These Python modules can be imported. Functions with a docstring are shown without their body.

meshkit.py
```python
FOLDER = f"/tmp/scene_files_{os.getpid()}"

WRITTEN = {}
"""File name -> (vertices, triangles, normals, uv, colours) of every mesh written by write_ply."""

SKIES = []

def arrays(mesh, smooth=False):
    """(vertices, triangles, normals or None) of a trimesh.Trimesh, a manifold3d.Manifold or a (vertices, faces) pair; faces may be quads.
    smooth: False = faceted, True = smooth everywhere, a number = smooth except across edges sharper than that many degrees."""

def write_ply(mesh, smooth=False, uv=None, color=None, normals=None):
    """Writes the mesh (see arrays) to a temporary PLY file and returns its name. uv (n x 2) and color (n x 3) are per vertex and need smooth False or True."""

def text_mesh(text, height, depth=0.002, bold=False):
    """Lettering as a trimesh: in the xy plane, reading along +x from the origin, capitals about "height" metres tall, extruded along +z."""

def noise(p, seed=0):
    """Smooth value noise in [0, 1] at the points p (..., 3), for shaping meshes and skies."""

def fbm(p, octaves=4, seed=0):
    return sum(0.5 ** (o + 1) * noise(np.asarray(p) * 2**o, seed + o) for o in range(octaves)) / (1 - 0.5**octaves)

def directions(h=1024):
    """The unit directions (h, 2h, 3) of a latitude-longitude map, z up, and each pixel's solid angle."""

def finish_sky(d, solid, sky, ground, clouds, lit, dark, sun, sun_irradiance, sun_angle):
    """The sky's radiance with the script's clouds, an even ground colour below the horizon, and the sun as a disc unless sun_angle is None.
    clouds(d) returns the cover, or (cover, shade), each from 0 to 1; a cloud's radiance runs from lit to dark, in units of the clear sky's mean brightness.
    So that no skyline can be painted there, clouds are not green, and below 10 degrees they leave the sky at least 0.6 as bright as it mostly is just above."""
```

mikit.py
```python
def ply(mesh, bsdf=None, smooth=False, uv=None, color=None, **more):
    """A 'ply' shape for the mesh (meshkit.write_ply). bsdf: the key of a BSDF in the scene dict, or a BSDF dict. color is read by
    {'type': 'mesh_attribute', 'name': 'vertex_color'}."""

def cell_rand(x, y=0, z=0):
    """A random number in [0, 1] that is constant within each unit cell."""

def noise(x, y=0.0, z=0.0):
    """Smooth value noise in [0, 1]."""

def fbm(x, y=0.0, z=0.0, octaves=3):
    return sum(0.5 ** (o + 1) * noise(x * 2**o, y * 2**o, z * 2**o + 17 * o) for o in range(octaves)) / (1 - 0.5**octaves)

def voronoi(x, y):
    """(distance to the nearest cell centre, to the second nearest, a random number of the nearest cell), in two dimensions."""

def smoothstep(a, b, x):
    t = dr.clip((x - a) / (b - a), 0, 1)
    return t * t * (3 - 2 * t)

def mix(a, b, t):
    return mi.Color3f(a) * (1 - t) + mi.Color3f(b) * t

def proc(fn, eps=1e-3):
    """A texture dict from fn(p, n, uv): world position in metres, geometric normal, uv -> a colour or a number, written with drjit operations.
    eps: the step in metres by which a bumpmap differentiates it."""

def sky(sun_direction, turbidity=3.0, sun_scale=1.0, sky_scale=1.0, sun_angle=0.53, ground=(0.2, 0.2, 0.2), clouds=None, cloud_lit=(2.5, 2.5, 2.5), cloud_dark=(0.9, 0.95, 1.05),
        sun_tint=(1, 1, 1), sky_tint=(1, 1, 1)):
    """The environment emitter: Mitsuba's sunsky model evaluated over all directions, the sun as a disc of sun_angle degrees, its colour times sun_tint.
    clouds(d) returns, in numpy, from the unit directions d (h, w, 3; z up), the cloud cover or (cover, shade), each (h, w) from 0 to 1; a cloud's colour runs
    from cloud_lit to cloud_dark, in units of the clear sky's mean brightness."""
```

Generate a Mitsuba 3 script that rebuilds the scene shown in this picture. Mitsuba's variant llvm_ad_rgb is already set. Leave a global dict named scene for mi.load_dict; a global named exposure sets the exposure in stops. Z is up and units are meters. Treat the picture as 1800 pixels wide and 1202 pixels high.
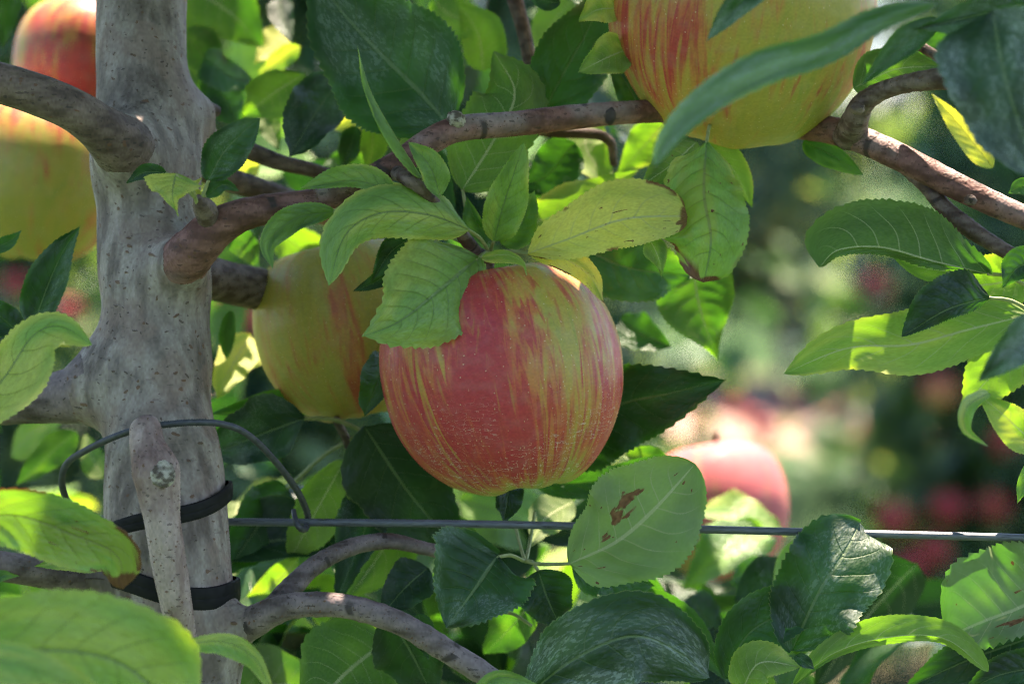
import math, random
import numpy as np, trimesh
import drjit as dr
import mitsuba as mi
import mikit, meshkit
from mikit import noise, fbm, voronoi, cell_rand, smoothstep, mix

rng = np.random.default_rng(7)
random.seed(7)

# ------------------------------------------------------------------ camera, sky, exposure
EYE = np.array([0.0, 0.0, 1.35])
PITCH = math.radians(5.0)
RIGHT = np.array([1.0, 0, 0])
FWD = np.array([0, math.cos(PITCH), -math.sin(PITCH)])
UP = np.array([0, math.sin(PITCH), math.cos(PITCH)])
FOCUS = 1.0                       # metres to the plane of the nearest apple
UNIT = 0.0002                     # metres per traced unit on that plane
T = mi.ScalarTransform4f

scene, labels = {}, {}
scene['camera'] = {
    'type': 'thinlens', 'fov': 2 * math.degrees(math.atan(900 * UNIT / FOCUS)), 'fov_axis': 'x',
    'aperture_radius': 0.0062, 'focus_distance': FOCUS, 'near_clip': 0.05, 'far_clip': 400.0,
    'to_world': T().look_at(origin=EYE.tolist(), target=(EYE + FWD).tolist(), up=[0, 0, 1])}
SUN = (0.10, 0.30, 0.94)
scene['sky'] = mikit.sky(SUN, turbidity=2.4, sky_scale=0.8, sky_tint=(1.20, 0.98, 0.88))
exposure = 4.0


def at(px, py, d):
    """A point of the tree: px, py traced in the photograph's pixels, d centimetres behind the focal plane."""
    z = FOCUS + d / 100.0
    return EYE + z * (FWD + (px - 900) * UNIT / FOCUS * RIGHT - (py - 601) * UNIT / FOCUS * UP)


def size_at(px, d):
    return px * UNIT * (1 + d / 100.0)


# ------------------------------------------------------------------ materials
def leaf_parameters(uv):
    sd = dr.floor(uv.x * 0.5)
    s = (uv.x - 2 * sd) * 2 - 1
    ty = dr.floor(uv.y * 0.5)
    t = uv.y - 2 * ty
    tone = ty - 10 * dr.floor(ty * 0.1)
    kind = dr.floor(ty * 0.1)
    return sd, s, t, tone / 9.0, kind


def vein_lines(sd, s, t):
    a = dr.abs(s)
    right = dr.select(s > 0, mi.Float(1), mi.Float(0))
    q = 8.0 * (t - 0.13 * a - 0.11 * a * a) + 0.5 * right + 0.2 * dr.sin(5 * t + sd * 1.7 + right * 2) + 0.05 * dr.sin(9 * a + sd)
    f = dr.abs(q - dr.round(q))
    w = 0.060 * (1 - 0.55 * a)
    lateral = (1 - smoothstep(0.25 * w, w, f)) * (1 - smoothstep(0.55, 0.98, a)) * (1 - smoothstep(0.8, 0.95, t))
    mid = 1 - smoothstep(0.018, 0.055 - 0.02 * t, a)
    return lateral, mid


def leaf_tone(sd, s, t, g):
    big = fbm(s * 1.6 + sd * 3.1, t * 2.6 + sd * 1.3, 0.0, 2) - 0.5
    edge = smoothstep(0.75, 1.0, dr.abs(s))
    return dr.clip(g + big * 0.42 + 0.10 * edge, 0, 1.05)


def ramp(g, c0, c1, c2, c3):
    c = mix(c0, c1, smoothstep(0.0, 0.4, g))
    c = mix(c, c2, smoothstep(0.35, 0.72, g))
    return mix(c, c3, smoothstep(0.68, 1.0, g))


def spots(sd, s, t, kind):
    n = fbm(s * 1.5 + sd * 5.3, t * 2.8 + sd * 2.1, 3.0, 3)
    small = noise(s * 9 + sd, t * 15 + sd * 2)
    rim = smoothstep(0.84, 0.93, dr.maximum(dr.abs(s), t) + 0.12 * (n - 0.5)) * smoothstep(0.68, 0.73, noise(s * 2.2 + sd, t * 6 + sd * 3))
    rim = dr.maximum(rim, smoothstep(0.93, 0.95, t + 0.1 * (n - 0.5)))
    m = dr.maximum(smoothstep(0.955, 0.97, small), rim)
    burn = 1 - dr.sqrt(dr.square((s - 0.36 - 0.5 * (t - 0.5)) * 9.0) + dr.square((t - 0.50) * 6.0)) + 3.0 * (fbm(s * 9 + sd, t * 14, 1.0, 3) - 0.5)
    m = dr.select(kind > 2.5, dr.maximum(smoothstep(0.0, 0.35, burn), smoothstep(0.955, 0.97, small)), m)
    return dr.select((kind > 1.5) & (kind < 3.5), m, mi.Float(0))


def leaf_upper(p, n, uv):
    sd, s, t, g, kind = leaf_parameters(uv)
    gg = leaf_tone(sd, s, t, g)
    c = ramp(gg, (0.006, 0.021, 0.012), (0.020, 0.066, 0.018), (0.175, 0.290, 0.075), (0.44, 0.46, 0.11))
    lateral, mid = vein_lines(sd, s, t)
    grain = noise(s * 26 + sd, t * 46) * 0.35 + noise(s * 60 + sd, t * 110) * 0.25
    c = c * (0.72 + grain)
    c = mix(c, (0.20, 0.29, 0.12), 0.30 * lateral + 0.70 * mid)
    c = mix(c, (0.34, 0.38, 0.13), 0.6 * smoothstep(0.955, 0.985, dr.abs(s)))
    film = smoothstep(0.25, 0.75, fbm(s * 2.2 + sd * 2, t * 3.5, 1.0, 2)) * (0.35 + 0.65 * smoothstep(0.45, 0.75, fbm(s * 30 + sd, t * 52, 2.0, 2)))
    c = mix(c, (0.42, 0.48, 0.46), film * dr.select((kind > 0.5) & (kind < 1.5), mi.Float(0.34), dr.select(kind > 3.5, mi.Float(0.75), mi.Float(0.08))))
    sp = spots(sd, s, t, kind)
    c = mix(c, (0.36, 0.30, 0.06), dr.select((kind > 1.5) & (kind < 3.5), 0.5 * smoothstep(0.50, 0.68, fbm(s * 1.5 + sd * 5.3, t * 2.8 + sd * 2.1, 3.0, 3)), mi.Float(0)))
    return mix(c, mix((0.09, 0.038, 0.018), (0.22, 0.11, 0.05), noise(s * 30 + sd, t * 50)), sp)


def leaf_under(p, n, uv):
    sd, s, t, g, kind = leaf_parameters(uv)
    gg = leaf_tone(sd, s, t, g)
    c = ramp(gg, (0.050, 0.072, 0.040), (0.105, 0.142, 0.058), (0.19, 0.245, 0.08), (0.52, 0.51, 0.16))
    lateral, mid = vein_lines(sd, s, t)
    cell1, cell2, cr = voronoi(s * 11 + sd, t * 20)
    net = noise(s * 45 + sd, t * 80) * 0.36 - 0.16 * (cell2 - cell1)
    c = c * (0.86 + net)
    c = mix(c, (0.36, 0.40, 0.22), dr.select((kind > 2.5) & (kind < 3.5), mi.Float(0.45), mi.Float(0)))
    c = mix(c, (0.52, 0.54, 0.30), 0.45 * lateral + 0.90 * mid)
    sp = spots(sd, s, t, kind)
    return mix(c, mix((0.11, 0.045, 0.02), (0.27, 0.14, 0.06), noise(s * 30 + sd, t * 50)), 0.92 * sp)


def leaf_through(p, n, uv):
    sd, s, t, g, kind = leaf_parameters(uv)
    gg = leaf_tone(sd, s, t, g)
    c = ramp(gg, (0.014, 0.070, 0.004), (0.075, 0.26, 0.008), (0.30, 0.62, 0.012), (0.78, 0.80, 0.05))
    lateral, mid = vein_lines(sd, s, t)
    c = c * (1 - 0.35 * lateral - 0.55 * mid)
    return mix(c, (0.12, 0.04, 0.01), spots(sd, s, t, kind))


def leaf_gloss(p, n, uv):
    sd, s, t, g, kind = leaf_parameters(uv)
    return 0.40 + 0.16 * noise(s * 8 + sd, t * 13) + dr.select((kind > 0.5) & (kind < 1.5), mi.Float(0.08), mi.Float(0))


def leaf_height(p, n, uv):
    sd, s, t, g, kind = leaf_parameters(uv)
    lateral, mid = vein_lines(sd, s, t)
    return 0.30 * noise(s * 14 + sd, t * 26) + 0.12 * noise(s * 42, t * 80) - 0.35 * lateral - 0.4 * mid


LEAF_TEX = {k: mikit.proc(f) for k, f in (('up', leaf_upper), ('un', leaf_under), ('thr', leaf_through), ('gloss', leaf_gloss))}
scene['leaf_material'] = {
    'type': 'blendbsdf', 'weight': 0.33,
    'first': {'type': 'twosided',
              'front': {'type': 'bumpmap', 'arbitrary': mikit.proc(leaf_height, eps=2e-4), 'scale': 0.0010,
                        'nested': {'type': 'principled', 'base_color': LEAF_TEX['up'], 'roughness': LEAF_TEX['gloss'], 'specular': 0.6}},
              'back': {'type': 'principled', 'base_color': LEAF_TEX['un'], 'roughness': 0.75, 'specular': 0.35}},
    'second': {'type': 'principledthin', 'base_color': LEAF_TEX['thr'], 'roughness': 0.6, 'diff_trans': 2.0}}


def far_leaf_colour(p, n, uv):
    r = cell_rand(uv.x * 50, uv.y * 50)
    c = mix((0.016, 0.050, 0.038), (0.050, 0.120, 0.058), smoothstep(0.0, 0.7, r))
    return mix(c, (0.21, 0.28, 0.11), smoothstep(0.62, 0.92, r))


def far_leaf_through(p, n, uv):
    r = cell_rand(uv.x * 50, uv.y * 50)
    c = mix((0.035, 0.11, 0.02), (0.12, 0.30, 0.03), smoothstep(0.2, 0.75, r))
    return mix(c, (0.50, 0.62, 0.09), smoothstep(0.62, 0.92, r))


scene['far_leaf_material'] = {
    'type': 'blendbsdf', 'weight': 0.36,
    'first': {'type': 'twosided', 'front': {'type': 'principled', 'base_color': mikit.proc(far_leaf_colour), 'roughness': 0.55, 'specular': 0.9}},
    'second': {'type': 'principledthin', 'base_color': mikit.proc(far_leaf_through), 'roughness': 0.6, 'diff_trans': 2.0}}

scene['stalk_material'] = {'type': 'twosided', 'b': {'type': 'principled', 'roughness': 0.55, 'specular': 0.4,
                           'base_color': mikit.proc(lambda p, n, uv: mix((0.22, 0.27, 0.09), (0.36, 0.36, 0.17), noise(p.x * 900, p.y * 900, p.z * 500)))}}


def bark_kind(uv):
    k = dr.floor(uv.x * 0.5)
    return k, uv.x - 2 * k, uv.y


def bark_marks(k, a, v, scale, stretch):
    """Lenticels: small raised spots, a few of them large."""
    wx, wy = 0.5 * noise(a * scale * 2, v * scale * 2, 3.0), 0.5 * noise(a * scale * 2, v * scale * 2, 9.0)
    d1, d2, r = voronoi(a * scale + k * 31 + wx, v * scale * stretch + wy)
    size = 0.05 + 0.11 * r ** 4
    return (1 - smoothstep(size, size * 1.5 + 0.03, d1)) * dr.select(r > 0.55, mi.Float(1), mi.Float(0)) * (0.25 + 0.75 * r), r


def bark_colour(p, n, uv):
    k, a, v = bark_kind(uv)
    streak = fbm(p.x * 260, p.y * 260, p.z * 45, 3)
    mottle = fbm(p.x * 75, p.y * 75, p.z * 60, 3)
    fine = noise(p.x * 1500, p.y * 1500, p.z * 700)
    along = fbm(p.x * 120, p.y * 300, p.z * 300, 3)
    # 0 trunk: silver grey; 1 main limb: red brown with grey bloom; 2 limbs: purplish grey; 3 spurs: dark brown
    trunk = mix((0.130, 0.096, 0.084), (0.375, 0.308, 0.278), smoothstep(0.30, 0.70, streak * 0.6 + mottle * 0.4))
    trunk = mix(trunk, (0.22, 0.145, 0.12), 0.6 * smoothstep(0.54, 0.70, mottle))
    limb = mix((0.115, 0.050, 0.040), (0.24, 0.115, 0.10), smoothstep(0.3, 0.7, along))
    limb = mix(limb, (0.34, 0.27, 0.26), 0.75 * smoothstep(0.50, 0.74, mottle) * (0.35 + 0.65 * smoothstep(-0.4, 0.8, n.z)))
    grey = mix((0.085, 0.060, 0.055), (0.25, 0.188, 0.185), smoothstep(0.28, 0.7, along * 0.5 + mottle * 0.5))
    spur = mix((0.075, 0.045, 0.035), (0.20, 0.145, 0.125), smoothstep(0.3, 0.72, along))
    brown = mix((0.085, 0.055, 0.045), (0.215, 0.150, 0.125), smoothstep(0.28, 0.72, along * 0.6 + mottle * 0.4))
    pale = mix((0.17, 0.098, 0.088), (0.45, 0.335, 0.315), smoothstep(0.28, 0.72, streak * 0.5 + mottle * 0.5))
    c = dr.select(k < 0.5, trunk, dr.select(k < 1.5, limb, dr.select(k < 2.5, grey, dr.select(k < 3.5, spur, dr.select(k < 4.5, pale, brown)))))
    c = c * (0.80 + 0.40 * fine)
    m, r = bark_marks(k, a, v, dr.select(k < 0.5, mi.Float(30), mi.Float(15)), mi.Float(1.35))
    tint = mix((0.055, 0.040, 0.034), (0.17, 0.085, 0.050), smoothstep(0.75, 0.97, r))
    c = mix(c, tint, 0.85 * m)
    ring = dr.abs((v * 0.8 + 0.10 * noise(a * 5, v * 2) + k * 0.3) - dr.floor(v * 0.8 + 0.10 * noise(a * 5, v * 2) + k * 0.3) - 0.5)
    ring = (1 - smoothstep(0.015, 0.05, ring)) * smoothstep(0.42, 0.6, noise(a * 4 + k, v * 1.1)) * dr.select((k > 0.5) & (k < 3.5), mi.Float(1), mi.Float(0))
    crack = smoothstep(0.70, 0.78, fbm(p.x * 420, p.y * 420, p.z * 800, 2)) * dr.select(k < 0.5, mi.Float(0.25), mi.Float(0.55))
    return mix(c, (0.035, 0.026, 0.024), dr.maximum(0.85 * ring, crack))


def bark_height(p, n, uv):
    k, a, v = bark_kind(uv)
    m, r = bark_marks(k, a, v, dr.select(k < 0.5, mi.Float(30), mi.Float(15)), mi.Float(1.35))
    return 0.5 * m + 0.5 * fbm(p.x * 500, p.y * 500, p.z * 170, 3) + 0.35 * noise(p.x * 1700, p.y * 1700, p.z * 900)


scene['bark_material'] = {'type': 'bumpmap', 'arbitrary': mikit.proc(bark_height, eps=2.5e-4), 'scale': 0.0007,
                          'nested': {'type': 'principled', 'base_color': mikit.proc(bark_colour), 'roughness': 0.62, 'specular': 0.35}}


def scar_colour(p, n, uv):
    f = fbm(p.x * 520, p.y * 520, p.z * 520, 3)
    return mix((0.10, 0.075, 0.055), (0.46, 0.40, 0.33), smoothstep(0.35, 0.7, f))


scene['scar_material'] = {'type': 'bumpmap', 'arbitrary': mikit.proc(lambda p, n, uv: fbm(p.x * 700, p.y * 700, p.z * 700, 3), eps=2.5e-4), 'scale': 0.0012,
                          'nested': {'type': 'principled', 'base_color': mikit.proc(scar_colour), 'roughness': 0.8}}


def apple_parts(uv):
    k = dr.floor(uv.x * 0.5)
    return k, uv.x - 2 * k, uv.y


def apple_colour(p, n, uv):
    k, a, v = apple_parts(uv)
    ph = (a - 0.5) * 2 * math.pi                    # 0 = the side that faces the alley, + to the right
    cx, sx = dr.cos(ph), dr.sin(ph)
    warp = 0.55 * fbm(cx * 4 + k * 5, sx * 4, v * 4, 2)
    amp = dr.select(dr.abs(k - 1) < 0.5, mi.Float(0.6), mi.Float(1))
    shift = 2.2 * noise(cx * 14 + k * 3, sx * 14, 1.0) + 0.9 * noise(cx * 37, sx * 37, k * 3)
    streak = fbm(cx * 7 + k * 7 + warp, sx * 7 + warp, v * 7 + 2 * warp + 0.5 * shift, 3)
    thin = fbm(cx * 22 + k * 3 + warp * 3, sx * 22 + warp, v * 13 + warp * 7 + shift, 3)
    hair = noise(cx * 80 + warp * 3, sx * 80, v * 34 + 2 * shift)
    dash = fbm(cx * 12 + k * 13 + warp * 3, sx * 12 + warp, v * 8.5 + warp * 6 + 7 + shift, 4)
    patch = fbm(cx * 2.2 + k * 11, sx * 2.2, v * 3.0, 3)

    def lobe(at_deg, power):
        return dr.exp(-power * (1 - dr.cos(ph - math.radians(at_deg))))

    band = 4 * v * (1 - v)
    main = 0.43 + 0.40 * lobe(-4, 14.0) * band + 0.16 * lobe(-15, 3) * smoothstep(0.45, 0.65, v) + 0.12 * lobe(-55, 4.0) - 0.30 * lobe(42, 10.0) * (1 - smoothstep(0.5, 0.72, v)) - 0.8 * smoothstep(0.79, 0.92, v) + 0.16 * smoothstep(0.38, 0.6, v) * (1 - smoothstep(0.7, 0.82, v))
    second = 0.16 + 0.42 * lobe(10, 60.0) * smoothstep(0.25, 0.45, v) + 0.10 * lobe(-40, 10) * smoothstep(0.35, 0.5, v)
    third = 0.36 + 0.28 * lobe(-45, 5.0) * (1 - smoothstep(0.45, 0.78, v)) - 0.30 * lobe(55, 3.0) - 0.32 * smoothstep(0.60, 0.85, v)
    left_top = 0.62 + 0.2 * lobe(-10, 3) - 0.35 * lobe(-70, 6)
    left_low = 0.16 + 0.55 * lobe(5, 4) * (1 - smoothstep(0.22, 0.42, v))
    pink = 0.85 + 0.3 * lobe(40, 2) - 0.9 * lobe(-48, 4) * smoothstep(0.30, 0.50, v)
    r = dr.select(k < 0.5, main, dr.select(k < 1.5, second, dr.select(k < 2.5, third, dr.select(k < 3.5, left_top, dr.select(k < 4.5, left_low, pink)))))
    f = r + amp * (0.80 * (patch - 0.5) + 0.95 * (streak - 0.5) + 0.35 * (thin - 0.5))
    yellow = mix((0.28, 0.31, 0.045), (0.43, 0.345, 0.062), smoothstep(-0.3, 0.25, f + 0.3 * (thin - 0.5)))
    c = mix(yellow, (0.54, 0.20, 0.060), smoothstep(0.08, 0.46, f))
    c = mix(c, (0.52, 0.090, 0.052), smoothstep(0.42, 0.80, f))
    c = mix(c, (0.48, 0.045, 0.062), smoothstep(0.80, 1.15, f))
    c = mix(c, (0.44, 0.040, 0.048), amp * 0.72 * smoothstep(0.36, 0.76, thin + 0.16 * (hair - 0.5) + 0.45 * (f - 0.50)))
    c = mix(c, (0.46, 0.35, 0.062), 0.62 * smoothstep(0.40, 0.74, dash - 0.40 * (f - 0.42)))
    c = mix(c, (0.74, 0.34, 0.36), dr.select(k > 4.5, mi.Float(0.25), mi.Float(0)))
    c = c * (0.90 + 0.2 * noise(p.x * 1500, p.y * 1500, p.z * 1500))
    # corky pale net and lenticels
    d1, d2, rr = voronoi(a * 84 + 0.4 * noise(a * 60, v * 30), v * 44)
    dot = (1 - smoothstep(0.03, 0.03 + 0.09 * rr, d1)) * smoothstep(0.45, 0.8, rr) * smoothstep(0.12, 0.2, v)
    c = mix(c, (0.78, 0.60, 0.38), 0.55 * dot)
    net = dr.abs(fbm(p.x * 330, p.y * 330, p.z * 750, 2) - 0.5)
    where = smoothstep(0.50, 0.74, v) * smoothstep(0.35, 0.62, fbm(p.x * 85, p.y * 85, p.z * 85, 2)) * dr.select(k < 0.5, mi.Float(1), mi.Float(0.12))
    c = mix(c, (0.82, 0.66, 0.58), 0.50 * (1 - smoothstep(0.0, 0.026, net)) * where)
    haze = smoothstep(0.4, 0.8, fbm(p.x * 230, p.y * 230, p.z * 230, 3))
    return mix(c, (0.62, 0.52, 0.46), 0.07 * haze)


def apple_height(p, n, uv):
    k, a, v = apple_parts(uv)
    return fbm(p.x * 600, p.y * 600, p.z * 600, 2) * 0.5 + noise(p.x * 110, p.y * 110, p.z * 70) * 2.0


scene['apple_material'] = {'type': 'bumpmap', 'arbitrary': mikit.proc(apple_height, eps=3e-4), 'scale': 0.00022,
                           'nested': {'type': 'principled', 'base_color': mikit.proc(apple_colour), 'specular': 0.42, 'clearcoat': 0.12, 'clearcoat_gloss': 0.85,
                                      'roughness': mikit.proc(lambda p, n, uv: 0.34 + 0.2 * noise(p.x * 300, p.y * 300, p.z * 300) + dr.select(uv.x > 9.9, mi.Float(0.25), mi.Float(0)))}}


def far_apple_colour(p, n, uv):
    r = cell_rand(uv.x * 50)
    f = fbm(p.x * 40, p.y * 40, p.z * 12, 2)
    c = mix((0.19, 0.012, 0.017), (0.28, 0.035, 0.035), r)
    return mix(c, (0.55, 0.34, 0.10), smoothstep(0.62, 0.8, f) * 0.6)


scene['far_apple_material'] = {'type': 'principled', 'base_color': mikit.proc(far_apple_colour), 'roughness': 0.6, 'specular': 0.35}
scene['wire_material'] = {'type': 'principled', 'metallic': 0.35, 'specular': 0.5,
                          'roughness': mikit.proc(lambda p, n, uv: 0.42 + 0.2 * noise(p.x * 500, p.y * 900, p.z * 900)),
                          'base_color': mikit.proc(lambda p, n, uv: mix((0.085, 0.09, 0.108), (0.20, 0.21, 0.24), fbm(p.x * 300, p.y * 1200, p.z * 1200, 3)) * (1 - 0.45 * smoothstep(0.62, 0.72, fbm(p.x * 160, p.y * 900, p.z * 900, 3))))}
scene['clip_material'] = {'type': 'principled', 'metallic': 0.3, 'specular': 0.4, 'roughness': 0.5,
                          'base_color': mikit.proc(lambda p, n, uv: mix((0.040, 0.042, 0.052), (0.105, 0.105, 0.120), fbm(p.x * 700, p.y * 700, p.z * 700, 3)))}
scene['rubber_material'] = {'type': 'principled', 'roughness': mikit.proc(lambda p, n, uv: 0.50 + 0.2 * noise(p.x * 900, p.y * 900, p.z * 200)), 'specular': 0.2,
                            'base_color': mikit.proc(lambda p, n, uv: mix((0.005, 0.005, 0.006), (0.015, 0.0145, 0.016), fbm(p.x * 400, p.y * 400, p.z * 400, 3)))}


def ground_colour(p, n, uv):
    patch = fbm(p.x * 1.1, p.y * 1.1, 0.0, 4)
    fine = fbm(p.x * 14, p.y * 14, 5.0, 3)
    strip = smoothstep(10.6, 11.2, p.y + 0.9 * (patch - 0.5)) * (1 - smoothstep(12.9, 13.4, p.y)) * (0.5 + 0.6 * smoothstep(0.35, 0.6, fine))
    grass = mix((0.018, 0.045, 0.018), (0.050, 0.085, 0.034), fine)
    straw = mix((0.15, 0.09, 0.068), (0.42, 0.29, 0.23), fine)
    return mix(grass, straw, dr.clip(strip + smoothstep(0.62, 0.70, patch) * 0.35 * smoothstep(3.0, 6.0, p.y), 0, 1))


scene['ground_material'] = {'type': 'principled', 'base_color': mikit.proc(ground_colour), 'roughness': 0.95, 'specular': 0.1}
scene['grass_material'] = {'type': 'twosided', 'b': {'type': 'principled', 'roughness': 0.7, 'specular': 0.3,
                           'base_color': mikit.proc(lambda p, n, uv: mix((0.028, 0.060, 0.024), (0.055, 0.095, 0.036), cell_rand(uv.x * 50, uv.y * 50)))}}


# ------------------------------------------------------------------ geometry helpers
def add(key, mesh, bsdf, label=None, category=None, group=None, kind=None, smooth=True, uv=None):
    scene[key] = mikit.ply(mesh, bsdf, smooth=smooth, uv=uv)
    d = {a: b for a, b in (('label', label), ('category', category), ('group', group), ('kind', kind)) if b}
    if d:
        labels[key] = d


def thing(key, label, category, group=None):
    labels[key] = {'label': label, 'category': category}
    if group:
        labels[key]['group'] = group


counts = {}


def numbered(name):
    n = counts.get(name, 0)
    counts[name] = n + 1
    return name if n == 0 else f'{name}_{n:03d}'


def unit(v):
    return v / (np.linalg.norm(v, axis=-1, keepdims=True) + 1e-12)


def spline(P, n):
    """Centripetal-like Catmull-Rom through the rows of P, n samples evenly along its length."""
    P = np.asarray(P, float)
    if len(P) == 2:
        return P[0] + (P[1] - P[0]) * np.linspace(0, 1, n)[:, None]
    Q = np.vstack([2 * P[0] - P[1], P, 2 * P[-1] - P[-2]])
    out = []
    for i in range(len(P) - 1):
        u = np.linspace(0, 1, 24, endpoint=False)[:, None]
        a, b, c, d = Q[i:i + 4]
        out.append(0.5 * (2 * b + (c - a) * u + (2 * a - 5 * b + 4 * c - d) * u ** 2 + (3 * b - a - 3 * c + d) * u ** 3))
    C = np.vstack(out + [P[-1:]])
    L = np.concatenate([[0], np.cumsum(np.linalg.norm(np.diff(C[:, :3], axis=0), axis=1))])
    x = np.linspace(0, L[-1], n)
    return np.stack([np.interp(x, L, C[:, j]) for j in range(C.shape[1])], 1)


def transport(C, n0, k0):
    """Normals carried along the curve C without twist, starting with n0 at row k0."""
    Tn = unit(np.gradient(C, axis=0))
    N = np.zeros_like(C)
    N[k0] = unit(n0 - (n0 @ Tn[k0]) * Tn[k0])
    for i in range(k0 + 1, len(C)):
        v = N[i - 1] - (N[i - 1] @ Tn[i]) * Tn[i]
        N[i] = unit(v)
    for i in range(k0 - 1, -1, -1):
        v = N[i + 1] - (N[i + 1] @ Tn[i]) * Tn[i]
        N[i] = unit(v)
    return Tn, N


def grid_faces(nr, nc, wrap=False):
    i, j = np.meshgrid(np.arange(nr - 1), np.arange(nc if wrap else nc - 1), indexing='ij')
    a, b = i * nc + j, i * nc + (j + 1) % nc
    q = np.stack([a, b, b + nc, a + nc], -1).reshape(-1, 4)
    return np.vstack([q[:, [0, 1, 2]], q[:, [0, 2, 3]]])


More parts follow.
